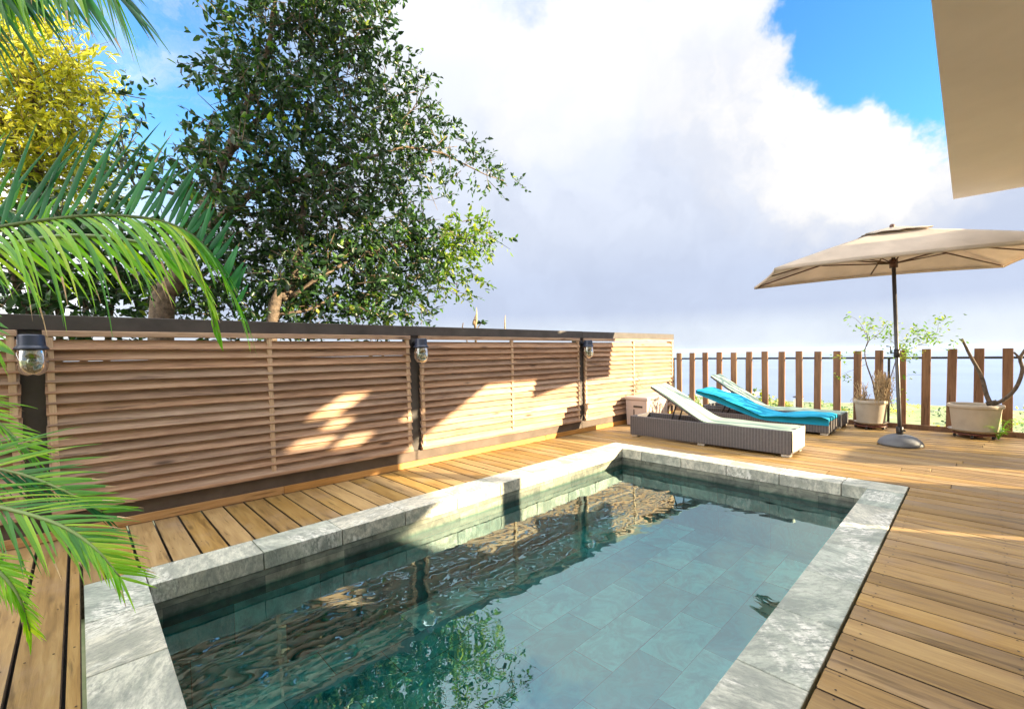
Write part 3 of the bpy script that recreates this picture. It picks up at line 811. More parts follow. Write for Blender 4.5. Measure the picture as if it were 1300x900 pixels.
# ------------------------------------------------------------------ parasol
ps = thing('parasol', (7.125, 0.64, 0), 'large beige rectangular parasol on a grey domed base', 'parasol')
ax = Vector((0.003, 0.039, 1)).normalized()
e1 = Vector((math.cos(0.456), math.sin(0.456), 0)); e1 = (e1-ax*e1.dot(ax)).normalized(); e2 = ax.cross(e1)
PB = Vector((7.125, 0.64, 0)); HZ = 2.627; apex = PB+ax*HZ
HA, HB, DROP = 0.73, 1.41, 0.455
def pc(a, b, dz): return apex-ax*dz+e1*a+e2*b
corners = [(-HA, HB), (HA, HB), (HA, -HB), (-HA, -HB)]
g = MB()
ns = 14
for i in range(4):
    A = corners[i]; B = corners[(i+1) % 4]
    P = []
    for r in range(ns+1):
        t = r/ns; row = []
        for c in range(ns+1):
            v = c/ns
            bow = 4*v*(1-v)
            a = (A[0]*(1-v)+B[0]*v)*t; b = (A[1]*(1-v)+B[1]*v)*t
            # panels hang in a little between the ribs, edges curve inwards and up
            k = 1-0.045*bow*t**3
            dz = DROP*(t**1.12)-0.028*bow*t*t+0.035*bow*(math.sin(math.pi*t)**1.0)*0.6
            row.append(pc(a*k, b*k, dz))
        P.append(row)
    g.grid(P)
    # hem that turns down along the rim
    top = P[-1]; g.grid([top, [q-ax*0.035-(q-apex).normalized()*0.004 for q in top]])
cn = g.build('canopy', M['canvas'], ps, smooth=True, solid=0.003)
g = MB()
for i in range(4):
    A = corners[i]; B = corners[(i+1) % 4]; P = []
    for r in range(6):
        t = r/5*0.22; row = []
        for c in range(9):
            v = c/8; bow = 4*v*(1-v)
            row.append(pc((A[0]*(1-v)+B[0]*v)*t*1.05, (A[1]*(1-v)+B[1]*v)*t*1.05, DROP*t**1.12-0.022-0.010*bow*(r/5)+0.007*math.sin(c*2.2+r)))
        P.append(row)
    g.grid(P)
g.build('vent_flap', M['vent_canvas'], ps, smooth=True, solid=0.003)
g = MB(); g.tube([PB+ax*0.10, PB+ax*0.42, PB+ax*(HZ-0.30)], [0.021, 0.021, 0.021], 16); g.build('pole', M['pole'], ps, smooth=True)
g = MB(); g.tube([PB+ax*(HZ-0.32), PB+ax*(HZ-0.02)], 0.024, 14); g.build('mast_top', M['rib'], ps, smooth=True)
g = MB(); g.tube([apex-ax*0.02, apex+ax*0.045, apex+ax*0.06], [0.028, 0.026, 0.012], 12); g.build('finial', M['rib'], ps, smooth=True)
hub1 = apex-ax*0.13; hub2 = apex-ax*0.42
g = MB(); g.tube([hub2-ax*0.05, hub2+ax*0.05], 0.042, 14); g.build('slider', M['rib'], ps, smooth=True)
g = MB(); g.tube([hub1-ax*0.03, hub1+ax*0.03], 0.04, 14); g.build('hub', M['rib'], ps, smooth=True)
for a, b in corners+[(HA, 0), (-HA, 0), (0, HB), (0, -HB)]:
    k = 0.97 if a and b else 0.93
    end = pc(a*k, b*k, DROP*(0.97**1.12)-(0.028 if not (a and b) else 0)+0.02)
    st = hub1
    g = MB(); g.tube([st, (st+end)/2-ax*0.006, end], [0.011, 0.010, 0.008], 6); rb = g.build('rib', M['rib'], ps, smooth=True)
    OFF[rb.name] = OFF[ps.name]
    g = MB(); g.tube([hub2, st.lerp(end, 0.48)-ax*0.014], 0.008, 6); g.build('strut', M['rib'], rb, smooth=True)
g = MB(); g.tube([PB+ax*0.10, PB+ax*0.225], 0.036, 16); g.build('sleeve', M['black_metal'], ps, smooth=True, bevel=0.003)
g = MB(); g.tube([PB+ax*0.185, PB+ax*0.185+Vector((-0.02, -0.055, 0))], 0.011, 8); g.build('clamp_knob', M['black_metal'], ps, smooth=True)
cr = PB+ax*1.12
g = MB(); g.tube([cr+Vector((0, 0, -0.05)), cr+Vector((0, 0, 0.05))], 0.03, 12); 
g.tube([cr, cr+Vector((-0.05, 0.05, 0)), cr+Vector((-0.055, 0.055, 0.08)), cr+Vector((-0.09, 0.09, 0.085))], 0.008, 8); g.build('crank', M['black_metal'], ps, smooth=True)
g = MB(); g.lathe([(0.0, 0.004), (0.212, 0.004), (0.220, 0.014), (0.217, 0.030), (0.198, 0.064), (0.155, 0.100), (0.10, 0.125), (0.05, 0.136), (0.0, 0.137)], 48, (PB.x, PB.y, 0)); g.build('base', M['concrete'], ps, smooth=True)

# ------------------------------------------------------------------ foliage helpers
def leaves_mesh(name, P, D, S, mat, parent, width=0.42, fold=0.25, seed=0, slots=None):
    """P leaf bases, D leaf directions, S lengths: one folded blade of six corners per leaf"""
    r = np.random.default_rng(seed)
    P = np.asarray(P, float); D = np.asarray(D, float); S = np.asarray(S, float)[:, None]
    D /= np.linalg.norm(D, axis=1)[:, None]+1e-9
    R = r.normal(size=P.shape); R[:, 2] += 0.9
    U = R-D*(R*D).sum(1)[:, None]; U /= np.linalg.norm(U, axis=1)[:, None]+1e-9
    Wd = np.cross(D, U)
    w = width*S*0.5
    a = P; t = P+D*S-U*S*0.12
    m1 = P+D*S*0.38+Wd*w+U*fold*w; m2 = P+D*S*0.38-Wd*w+U*fold*w
    n1 = P+D*S*0.72+Wd*w*0.72+U*fold*w*0.5; n2 = P+D*S*0.72-Wd*w*0.72+U*fold*w*0.5
    n = len(P)
    V = np.stack([a, m1, n1, t, n2, m2], 1).reshape(-1, 3)
    if parent is not None: V = V-OFF[parent.name]
    idx = np.arange(n)[:, None]*6
    F = np.concatenate([idx+np.array([[0, 1, 2, 3]]), idx+np.array([[0, 3, 4, 5]])], 1).reshape(-1)
    me = bpy.data.meshes.new(name)
    me.vertices.add(len(V)); me.vertices.foreach_set('co', V.ravel())
    me.loops.add(len(F)); me.loops.foreach_set('vertex_index', F.astype(np.int32))
    me.polygons.add(2*n); me.polygons.foreach_set('loop_start', np.arange(2*n, dtype=np.int32)*4)
    me.update(calc_edges=True); me.validate()
    for m_ in (mat if isinstance(mat, list) else [mat]): me.materials.append(m_)
    if slots is not None: me.polygons.foreach_set('material_index', np.repeat(np.asarray(slots, np.int32), 2))
    o = bpy.data.objects.new(name, me); COL.objects.link(o)
    if parent is not None: o.parent = parent; OFF[o.name] = OFF[parent.name]
    return o
def clump_leaves(clumps, per_m3, size, seed, twig=0.30, wood_mb=None, droop=0.2, spread=0.75):
    """leaves on many short twigs through each clump's volume; twigs fan outward"""
    r = np.random.default_rng(seed)
    P, D, S = [], [], []
    for c, rx, ry, rz in clumps:
        vol = 4.19*rx*ry*rz
        nt = max(6, int(vol*per_m3))
        q = r.normal(size=(nt, 3)); q /= np.linalg.norm(q, axis=1)[:, None]
        rad = r.random(nt)**0.45
        pos = np.array(c)+q*rad[:, None]*np.array([rx, ry, rz])
        dr = q*np.array([1, 1, 0.7])+r.normal(size=(nt, 3))*0.55; dr[:, 2] += 0.12
        dr /= np.linalg.norm(dr, axis=1)[:, None]
        ln = twig*(0.55+0.8*r.random(nt))
        for i in range(nt):
            k = int(6+5*r.random())
            t = (np.arange(k)+r.random(k)*0.6)/k
            pp = pos[i]+dr[i]*(t*ln[i])[:, None]; pp[:, 2] -= droop*(t*ln[i])**2*2
            side = r.normal(size=(k, 3)); 
            dd = dr[i]*0.7+side*spread; dd[:, 2] -= 0.15
            P.append(pp); D.append(dd); S.append(size*(0.5+0.95*r.random(k)**1.3))
            if wood_mb is not None and i % 3 == 0:
                wood_mb.tube([pos[i]-dr[i]*ln[i]*0.6, pos[i]+dr[i]*ln[i]*0.45, pos[i]+dr[i]*ln[i]*0.95], [0.006, 0.004, 0.002], 3, cap=False)
    return np.concatenate(P), np.concatenate(D), np.concatenate(S)
def px_clump(px, py, y, rpx, flat=1.0, depth=1.0):
    c = at_y(px, py, y); t = (c-CAM).dot(fw); rr = rpx*t/F_PX
    return ((c.x, c.y, c.z), rr*0.95, rr*depth, rr*flat)
def limb(g, pts, r0, r1, n=14, sides=7, wob=0.03, seed=0):
    rr = random.Random(seed); p = smooth_path(pts, n)
    p = [q+Vector((rr.uniform(-wob, wob), rr.uniform(-wob, wob), rr.uniform(-wob, wob)))*(0 < i < n-1) for i, q in enumerate(p)]
    g.tube(p, [r0+(r1-r0)*i/(n-1) for i in range(n)], sides)
    return p

# ------------------------------------------------------------------ the big tree behind the fence
tb = at_y(205, 408, 5.75)
tr = thing('broadleaf_tree', (tb.x, tb.y, -1.7), 'big dark green broadleaf tree leaning over the louvred fence', 'tree')
Y = 5.75
cl = []
spec = [(335, 25, 62, 5.9), (312, 68, 42, 6.1), (405, 5, 65, 5.6), (470, 10, 32, 5.8), (330, 105, 62, 5.7), (395, 75, 70, 6.0), (455, 70, 52, 5.5), (500, 105, 45, 5.7),
        (430, 135, 65, 5.3), (520, 150, 42, 5.5), (555, 185, 40, 5.3), (590, 205, 30, 5.4), (622, 220, 24, 5.5), (650, 232, 13, 5.5), (485, 185, 60, 6.0),
        (360, 165, 70, 5.9), (298, 140, 40, 6.2), (272, 185, 36, 5.8), (240, 225, 30, 5.9), (205, 245, 24, 6.2), (250, 170, 30, 5.3), (285, 95, 36, 5.5), (262, 235, 46, 5.2), (275, 195, 38, 5.2), (225, 225, 34, 5.5), (185, 205, 30, 6.2), (280, 290, 40, 5.1), (310, 180, 36, 5.2), (330, 120, 30, 5.4), (350, 330, 40, 5.0), (215, 300, 30, 5.6), (235, 340, 40, 5.5), (175, 230, 26, 6.3), (160, 215, 18, 6.4), (152, 155, 24, 6.6), (165, 125, 14, 6.6), (140, 190, 24, 6.6), (300, 215, 55, 6.0), (380, 225, 70, 5.6), (455, 225, 55, 5.3), (510, 245, 40, 5.4), (545, 235, 26, 5.2),
        (330, 280, 70, 5.8), (410, 290, 75, 5.4), (480, 300, 65, 5.3), (535, 305, 45, 5.1), (575, 300, 40, 5.1), (610, 296, 26, 5.0), (555, 325, 40, 5.1), (590, 320, 20, 5.0), (500, 355, 58, 5.2), (430, 360, 65, 5.4), (365, 355, 60, 5.9), (290, 340, 65, 6.2), (545, 350, 36, 5.2), (575, 360, 22, 5.1), (600, 352, 12, 5.0), (470, 400, 42, 5.2), (520, 392, 30, 5.2), (400, 400, 45, 5.5), (265, 270, 40, 6.3), (250, 380, 55, 6.4), (330, 400, 50, 5.9), (420, -50, 80, 5.7), (340, -50, 70, 5.9)]
for px, py, rp, y in spec: cl.append(px_clump(px, py, y, rp, 0.85, 1.0))
gw = MB()
up = [c for c, q in zip(cl, spec) if q[1] < 235]; lo = [c for c, q in zip(cl, spec) if q[1] >= 235]
A1 = clump_leaves(up, 185, 0.081, 21, twig=0.24, wood_mb=gw); A2 = clump_leaves(lo, 215, 0.079, 22, twig=0.24, wood_mb=gw)
P, D, S = [np.concatenate(q) for q in zip(A1, A2)]
keep = np.ones(len(P), bool)
# a few natural windows in the crown
for (px, py, rp) in ((212, 268, 22), (258, 128, 16), (300, 195, 12), (440, 95, 10), (490, 270, 9), (372, 60, 8), (555, 265, 20)):
    c = np.array(at(px, py, 1)-CAM); c /= np.linalg.norm(c)
    v = P-np.array(CAM); v /= np.linalg.norm(v, axis=1)[:, None]
    keep &= ~((v@c > math.cos(rp/F_PX*0.8)) & (nrg.random(len(P)) < 0.98))
P, D, S = P[keep], D[keep], S[keep]
v = (P-np.array(CAM)); tdep = v@np.array(fw); pxs = CX+F_PX*(v@np.array(RIGHT))/tdep; pys = CY+F_PX*(v@np.array(DOWN))/tdep
lime = ((pxs > 560) & (pys > 262) & (nrg.random(len(P)) < 0.75)) | ((pys > 385) & (nrg.random(len(P)) < 0.10)) | (nrg.random(len(P)) < 0.04)  # lime puts a sunlit look into the right-hand tuft; elsewhere scattered at random
leaves_mesh('foliage', P, D, S, [M['leaf_tree'], M['leaf_lime']], tr, 0.46, 0.25, 5, lime)
gt = MB()
T0 = Vector((tb.x, tb.y, -1.75))
fork = at_y(243, 310, 5.8)
limb(gt, [T0, at_y(203, 420, 5.75), at_y(222, 360, 5.75), fork], 0.12, 0.085, 16, 9, 0.015, 1)
limb(gt, [fork, at_y(262, 262, 5.85), at_y(285, 205, 5.9), at_y(305, 150, 5.9), at_y(335, 80, 5.9), at_y(350, 0, 5.9)], 0.075, 0.02, 20, 7, 0.02, 2)
limb(gt, [fork, at_y(300, 262, 5.7), at_y(350, 235, 5.6), at_y(400, 222, 5.5), at_y(470, 200, 5.5), at_y(540, 190, 5.4), at_y(640, 230, 5.5)], 0.05, 0.006, 24, 6, 0.02, 3)
limb(gt, [at_y(285, 205, 5.9), at_y(330, 150, 6), at_y(400, 90, 6), at_y(460, 40, 5.8)], 0.04, 0.01, 14, 6, 0.02, 4)
limb(gt, [at_y(262, 262, 5.85), at_y(235, 250, 6), at_y(200, 242, 6.2), at_y(165, 228, 6.4), at_y(152, 150, 6.6)], 0.03, 0.006, 14, 5, 0.02, 6)
gt.v = gt.v
trunk = gt.build('trunk', M['bark'], tr, smooth=True)
g2 = MB()
b2 = at_y(340, 412, 5.4)
limb(g2, [Vector((b2.x-0.25, 5.6, -1.75)), at_y(345, 412, 5.4), at_y(365, 378, 5.4), at_y(378, 330, 5.4), at_y(384, 265, 5.4), at_y(388, 225, 5.5)], 0.075, 0.025, 18, 7, 0.015, 7)
limb(g2, [at_y(365, 378, 5.4), at_y(410, 350, 5.2), at_y(470, 320, 5.2), at_y(560, 300, 5.1), at_y(610, 298, 5.0)], 0.03, 0.005, 16, 5, 0.02, 8)
limb(g2, [at_y(350, 400, 5.4), at_y(400, 390, 5.3), at_y(450, 360, 5.2), at_y(520, 360, 5.2)], 0.022, 0.005, 14, 5, 0.02, 9)
limb(g2, [at_y(384, 265, 5.4), at_y(430, 240, 5.3), at_y(500, 240, 5.3)], 0.02, 0.005, 10, 5, 0.02, 10)
g2.v = g2.v
g2.build('side_stem', M['pale_bark'], tr, smooth=True)
gw.build('twig', M['bark'], tr)
# hanging strands on the lit right-hand tip
hp, hd, hs_ = [], [], []
for (px, py) in ((585, 345), (592, 350), (560, 352), (552, 350), (612, 300), (620, 305), (600, 310)):
    p = at_y(px, py, 5.05); pts = [p+Vector((0.03*k*rng.uniform(0.2, 1), 0, -0.06*k)) for k in range(6)]
    gh = MB(); gh.tube(pts, 0.003, 3); gh.build('hanging_strand', M['bark'], tr)
    for q in pts:
        for _ in range(4): hp.append(q); hd.append((rng.uniform(-1, 1), rng.uniform(-1, 1), -0.8)); hs_.append(rng.uniform(0.05, 0.09))
leaves_mesh('hanging_leaves', hp, hd, hs_, M['leaf_lime'], tr, 0.3, 0.2, 6)

# ------------------------------------------------------------------ sunlit yellow tree and dark shrub behind it
yb = at_y(40, 380, 9.6)
yt = thing('yellow_tree', (yb.x, yb.y, -1.7), 'sunlit yellow-green feathery tree behind the palm at the top left', 'tree')
cl = [px_clump(*q) for q in ((20, 60, 9.8, 55), (70, 70, 9.6, 45), (-30, 90, 9.8, 60), (60, 120, 9.5, 55), (110, 110, 9.6, 30), (20, 150, 9.4, 60), (90, 170, 9.5, 45), (120, 150, 9.6, 22), (120, 200, 9.7, 30), (40, 210, 9.4, 60), (-20, 200, 9.5, 60), (100, 235, 9.6, 40), (-30, 30, 9.8, 50))]
gw = MB()
P, D, S = clump_leaves(cl, 130, 0.125, 33, twig=0.5, wood_mb=gw, droop=0.5, spread=0.45)
leaves_mesh('foliage', P, D, S, M['leaf_yellow'], yt, 0.30, 0.2, 8)
g = MB()
limb(g, [Vector((yb.x, 9.8, -1.75)), at_y(45, 330, 9.7), at_y(50, 200, 9.7), at_y(40, 80, 9.7)], 0.13, 0.03, 16, 8, 0.03, 1)
limb(g, [at_y(48, 260, 9.7), at_y(80, 190, 9.6), at_y(110, 120, 9.6)], 0.05, 0.012, 10, 6, 0.03, 2)
limb(g, [at_y(48, 250, 9.7), at_y(10, 170, 9.6), at_y(-20, 90, 9.6)], 0.05, 0.012, 10, 6, 0.03, 3)
g.build('trunk', M['pale_bark'], yt, smooth=True); gw.build('twig', M['pale_bark'], yt)

db = at_y(90, 400, 7.0)
ds = thing('dark_shrub', (db.x, db.y, -1.7), 'dense dark shrub behind the left end of the louvred fence', 'shrub')
cl = [px_clump(*q) for q in ((20, 330, 7.2, 60), (90, 320, 7.0, 60), (150, 300, 7.0, 50), (160, 360, 6.8, 60), (210, 330, 6.8, 45), (60, 380, 6.8, 60), (-30, 360, 7.0, 70), (200, 390, 6.7, 45), (120, 400, 6.7, 50), (10, 270, 7.3, 45), (90, 265, 7.3, 40), (140, 260, 7.2, 32))]
gw = MB()
P, D, S = clump_leaves(cl, 80, 0.12, 35, twig=0.32, wood_mb=gw)
leaves_mesh('foliage', P, D, S, M['leaf_tree'], ds, 0.45, 0.25, 9)
g = MB()
for k, (px, py) in enumerate(((60, 360), (120, 330), (180, 340), (0, 320))):
    limb(g, [Vector((db.x+(k-1.5)*0.08, db.y+(k % 2)*0.1, -1.75)), at_y((px+90)/2, 430, 7.0), at_y(px, py, 7.0)], 0.05, 0.015, 12, 6, 0.03, k)
g.build('stem', M['bark'], ds, smooth=True); gw.build('twig', M['bark'], ds)

# ------------------------------------------------------------------ palm: arching fronds with many leaflets
pb = Vector((-1.25, 2.75, 0))
pm = thing('areca_palm', pb, 'lush green palm with arching feathery fronds filling the left edge', 'palm')
def frond(path, L, mats, sideA, sideB, n=46, w=0.016, fwd=0.9, droop=0.9, both=(True, True), start=0.12, seed=0, taper=0.35, jit=0.17, split=None):
    """path: rachis points; sideA / sideB: directions the two rows of leaflets leave it"""
    rr = random.Random(seed); N_ = 60
    R = smooth_path(path, N_)
    g = MB()
    g.tube(R, [0.011*(1-i/N_)+0.0025 for i in range(N_)], 6, 0)
    for row, side in enumerate((sideA, sideB)):
        if not both[row]: continue
        side = Vector(side).normalized()
        for k in range(n):
            u = start+(1-start)*(k+rr.uniform(-0.25, 0.25))/(n-1); u = min(max(u, 0), 1)
            i = min(int(u*(N_-1)), N_-2); p = R[i].lerp(R[i+1], u*(N_-1)-i)
            t = (R[i+1]-R[i]).normalized()
            uu = (u-start)/(1-start)
            prof = (0.55+0.45*math.sin(math.pi*min(1, uu*1.25+0.12)))*(1-taper*uu**2)
            if rr.random() < 0.07: continue
            ln = L[row]*prof*rr.uniform(0.78, 1.12)
            f_ = fwd*(0.75+0.6*uu)
            dr = (side+t*f_+Vector((rr.uniform(-jit, jit), rr.uniform(-jit, jit), rr.uniform(-jit, jit)))).normalized()
            nrm = dr.cross(t)
            nrm = nrm.normalized() if nrm.length > 1e-4 else Vector((0, 0, 1))
            ns_ = 9; vs = []
            q = p.copy(); d_ = dr.copy()
            ww = w*rr.uniform(0.85, 1.15)
            dp = droop*rr.uniform(0.75, 1.3)
            for s in range(ns_+1):
                v = s/ns_
                wid = ww*(min(1, 0.35+v*4)*(1-v**2.2))+0.0006
                wd = d_.cross(nrm).normalized()
                vs += [q+wd*wid*0.5+nrm*wid*0.16, q, q-wd*wid*0.5+nrm*wid*0.16]
                d_ = (d_+Vector((0, 0, -1))*dp*ln/ns_*(0.4+1.6*v)*1.6).normalized()
                q = q+d_*ln/ns_
                nrm = (nrm-d_*nrm.dot(d_)); nrm = nrm.normalized() if nrm.length > 1e-5 else Vector((0, 0, 1))
            fs = []
            for s in range(ns_):
                fs += [(s*3, s*3+1, s*3+4, s*3+3), (s*3+1, s*3+2, s*3+5, s*3+4)]
            m_ = 1 if row == 0 else 2
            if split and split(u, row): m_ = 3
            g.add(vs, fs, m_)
            if rr.random() < 0.25:                      # browned tip
                kt = rr.choice((2, 2, 4)); g.m[-kt:] = [4]*kt
    return g.build('frond', [M['rachis']]+[M[x] for x in mats]+[M['dry']], pm, smooth=True)
crown = Vector((-1.15, 2.75, 1.45))
UPV = Vector((0, 0, 1))
TOC = -fw
# the long frond across the left of the picture, blades standing above it and hanging below
rach = [crown, at(-230, 345, 1.75), at(-90, 308, 1.75), at(30, 284, 1.75), at(130, 274, 1.74), at(215, 284, 1.73), at(268, 322, 1.72), at(300, 385, 1.70)]
def some(lo, hi, p): return lambda u, r: lo < u < hi and random.Random(int(u*9771)).random() < p
frond(rach, (0.50, 0.46), ('leaf_palm_blue', 'leaf_palm', 'leaf_palm_lime'), UPV*1.0+RIGHT*0.10+fw*0.10, -UPV, n=48, w=0.023, fwd=0.32, droop=0.45, start=0.2, seed=1, both=(True, False), taper=0.62)
frond(rach, (0.44, 0.60), ('leaf_palm', 'leaf_palm', 'leaf_palm_lime'), UPV, -UPV*0.30+RIGHT*0.30+TOC*0.30, n=74, w=0.013, fwd=0.75, droop=1.35, start=0.2, seed=2,
      both=(False, True), split=some(0.28, 0.74, 0.6), taper=0.25)  # lime stretch paints the backlit glow along this frond
# second frond behind it, lime colour standing in for light coming through, tip hanging by the fence beam
rach2 = [crown, at(-160, 360, 1.95), at(-20, 318, 1.95), at(80, 300, 1.93), at(160, 305, 1.9), at(225, 322, 1.88), at(258, 360, 1.86), at(272, 415, 1.85)]
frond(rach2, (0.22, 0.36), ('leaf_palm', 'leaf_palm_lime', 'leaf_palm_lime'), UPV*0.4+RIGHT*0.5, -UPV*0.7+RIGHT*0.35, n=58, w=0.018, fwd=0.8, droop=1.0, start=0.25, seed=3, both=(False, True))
# fronds overhead, blades hanging into the top left corner
rach3 = [crown+Vector((0, 0, 0.1)), at(-260, 60, 1.6), at(-160, -50, 1.55), at(-60, -70, 1.5), at(40, -55, 1.45), at(100, -20, 1.42)]
frond(rach3, (0.56, 0.50), ('leaf_palm_blue', 'leaf_palm', 'leaf_palm'), -UPV*0.9+RIGHT*0.45+fw*0.2, -UPV*1.0+RIGHT*0.1+TOC*0.25, n=52, w=0.018, fwd=0.35, droop=0.7, start=0.25, seed=4, taper=0.2)
rach3b = [crown+Vector((0, 0, 0.1)), at(-260, -40, 1.8), at(-130, -130, 1.75), at(0, -120, 1.7), at(100, -70, 1.65), at(145, -10, 1.62)]
frond(rach3b, (0.50, 0.58), ('leaf_palm_blue', 'leaf_palm', 'leaf_palm'), -UPV*0.5+RIGHT*0.8+fw*0.2, -UPV*1.0+RIGHT*0.2, n=40, w=0.014, fwd=0.5, droop=1.0, start=0.3, seed=14, taper=0.1)
rach3c = [crown+Vector((0, 0, 0.1)), at(-260, 120, 1.7), at(-170, 10, 1.66), at(-90, -40, 1.62), at(-20, -40, 1.6), at(30, -10, 1.58)]
frond(rach3c, (0.46, 0.50), ('leaf_palm_blue', 'leaf_palm', 'leaf_palm'), -UPV*0.8+RIGHT*0.5, -UPV*1.0+RIGHT*0.12, n=44, w=0.015, fwd=0.4, droop=0.8, start=0.3, seed=15, taper=0.2)
# fronds at lamp height on the far left
rach4 = [crown, at(-260, 400, 1.6), at(-170, 350, 1.6), at(-90, 350, 1.6), at(-35, 385, 1.58), at(-8, 440, 1.55)]
frond(rach4, (0.30, 0.36), ('leaf_palm', 'leaf_palm', 'leaf_palm'), UPV*0.25+RIGHT*0.7, -UPV*0.6+RIGHT*0.3, n=36, w=0.013, fwd=0.8, droop=0.8, start=0.2, seed=5)
# low fronds over the deck corner
base = Vector((-1.1, 2.6, 0.75))
rach5 = [base, at(-220, 640, 1.6), at(-110, 630, 1.6), at(-10, 642, 1.58), at(70, 664, 1.55), at(118, 694, 1.53), at(152, 732, 1.52)]
frond(rach5, (0.36, 0.36), ('leaf_palm', 'leaf_palm', 'leaf_palm_lime'), UPV*0.25+RIGHT*0.35+fw*0.5, -UPV*0.3+TOC*0.35+RIGHT*0.2, n=56, w=0.010, fwd=1.1, droop=0.75, start=0.2, seed=6,
      split=lambda u, r: u > 0.80 or random.Random(int(u*7771)).random() < 0.25)
rach6 = [base, at(-240, 640, 1.75), at(-140, 600, 1.75), at(-50, 590, 1.74), at(20, 600, 1.72), at(80, 622, 1.7), at(130, 650, 1.7)]
frond(rach6, (0.46, 0.30), ('leaf_palm', 'leaf_palm_blue', 'leaf_palm'), UPV*0.40+RIGHT*0.6+fw*0.2, -UPV*0.5+RIGHT*0.3, n=38, w=0.012, fwd=0.9, droop=0.3, start=0.2, seed=7)
rach7 = [Vector((-1.1, 2.5, 0.55)), at(-180, 700, 1.5), at(-90, 690, 1.48), at(-20, 712, 1.46), at(20, 750, 1.44), at(38, 800, 1.43)]
frond(rach7, (0.19, 0.19), ('leaf_palm', 'leaf_palm_lime', 'leaf_palm_lime'), UPV*0.2+RIGHT*0.6, -UPV*0.5+RIGHT*0.1+TOC*0.2, n=50, w=0.009, fwd=1.0, droop=1.1, start=0.25, seed=8, split=lambda u, r: u > 0.45)
rach9 = [base, at(-260, 560, 1.9), at(-160, 500, 1.9), at(-70, 500, 1.9), at(-10, 530, 1.88), at(40, 575, 1.86)]
frond(rach9, (0.42, 0.42), ('leaf_palm_lime', 'leaf_palm', 'leaf_palm_lime'), UPV*0.2+RIGHT*0.9, -UPV*0.6+RIGHT*0.35, n=40, w=0.010, fwd=0.7, droop=0.6, start=0.2, seed=19)
# upright blades at the far left, in front of the yellow tree
rach8 = [crown, at(-220, 330, 2.1), at(-140, 250, 2.1), at(-70, 240, 2.1), at(0, 262, 2.1), at(70, 300, 2.1)]
frond(rach8, (0.50, 0.34), ('leaf_palm', 'leaf_palm_blue', 'leaf_palm'), UPV*1.0+RIGHT*0.15, -UPV*0.6+RIGHT*0.3, n=30, w=0.026, fwd=0.35, droop=0.5, start=0.2, seed=9)
g = MB()
for k, (dx, dy, top) in enumerate(((0, 0, crown), (0.10, -0.1, base+Vector((0, 0, 0.1))), (0.08, 0.12, crown-Vector((0.05, 0, 0.3))))):
    g.tube([pb+Vector((dx, dy, 0.0)), pb.lerp(top, 0.5)+Vector((dx, dy, 0)), top], [0.05, 0.04, 0.026], 10)
g.build('trunk', M['rachis'], pm, smooth=True)

# ------------------------------------------------------------------ plants in tubs
def tub(name, label, c, rx, ry, zb, zt):
    o = thing(name, (c[0], c[1], 0), label, 'potted plant')
    g = MB(); h = zt-zb
    g.lathe([(0.0, 0.0), (0.80, 0.0), (0.82, 0.02), (0.93, h-0.055), (0.94, h-0.05), (1.0, h-0.045), (1.02, h-0.03), (1.02, h-0.008), (1.0, h), (0.94, h), (0.92, h-0.02), (0.90, h-0.07), (0.0, h-0.07)],
            48, (c[0], c[1], zb), rx, ry); g.build('pot', M['pot'], o, smooth=True, bevel=0.002)
    g = MB(); g.lathe([(0.0, 0), (0.91, 0), (0.905, 0.004), (0.6, 0.012), (0, 0.016)], 32, (c[0], c[1], zt-0.068), rx, ry); g.build('soil', M['soil'], o, smooth=True)
    g = MB(); g.lathe([(0, 0), (0.86, 0), (0.98, 0.028), (1.0, 0.03), (0.97, 0.03), (0.84, 0.008), (0, 0.008)], 40, (c[0], c[1], zb-0.012), rx, ry); g.build('saucer', M['pot'], o, smooth=True)
    return o
def trolley(label, c, r, z):
    o = thing('plant_trolley', (c[0], c[1], 0), label, 'plant trolley', 'castor trolleys under the tubs')
    g = MB(); g.lathe([(0, 0), (0.95, 0), (1, 0.006), (1, 0.016), (0.96, 0.022), (0, 0.022)], 32, (c[0], c[1], z-0.034), r, r); 
    for k in range(3):
        a = k*math.pi/3+0.3
        g.obox((c[0], c[1], z-0.042), (r*0.95*math.cos(a), r*0.95*math.sin(a), 0), (-0.018*math.sin(a), 0.018*math.cos(a), 0), (0, 0, 0.008))
    g.build('platform', M['terracotta'], o, smooth=False, bevel=0.002)
    for k in range(5):
        a = k*2*math.pi/5+0.5
        p = Vector((c[0]+r*0.88*math.cos(a), c[1]+r*0.88*math.sin(a), 0.019))
        g = MB(); w_ = Vector((math.sin(a), -math.cos(a), 0))*0.012
        g.tube([p-w_, p+w_], 0.0185, 12); g.tube([p+Vector((0, 0, 0.012)), Vector((p.x, p.y, z-0.03))], 0.008, 6)
        g.build('castor', M['rubber'], o)
C1, C2 = (8.36, 1.09), (8.33, 0.01)
p1 = tub('potted_shrub', 'beige tub with dry stems and thin leafy branches, left of the parasol pole', C1, 0.205, 0.205, 0.080, 0.420)
trolley('dark red castor trolley under the tub with the leafy branches', C1, 0.20, 0.070)
p2 = tub('potted_tree', 'wide beige tub with two thick bare forked branches, right of the parasol', C2, 0.24, 0.262, 0.090, 0.435)
trolley('dark red castor trolley under the wide tub with bare branches', C2, 0.215, 0.080)
def X(px, py, x):
    d_ = at(px, py, 1)-CAM; return CAM+d_*(x/d_.x)
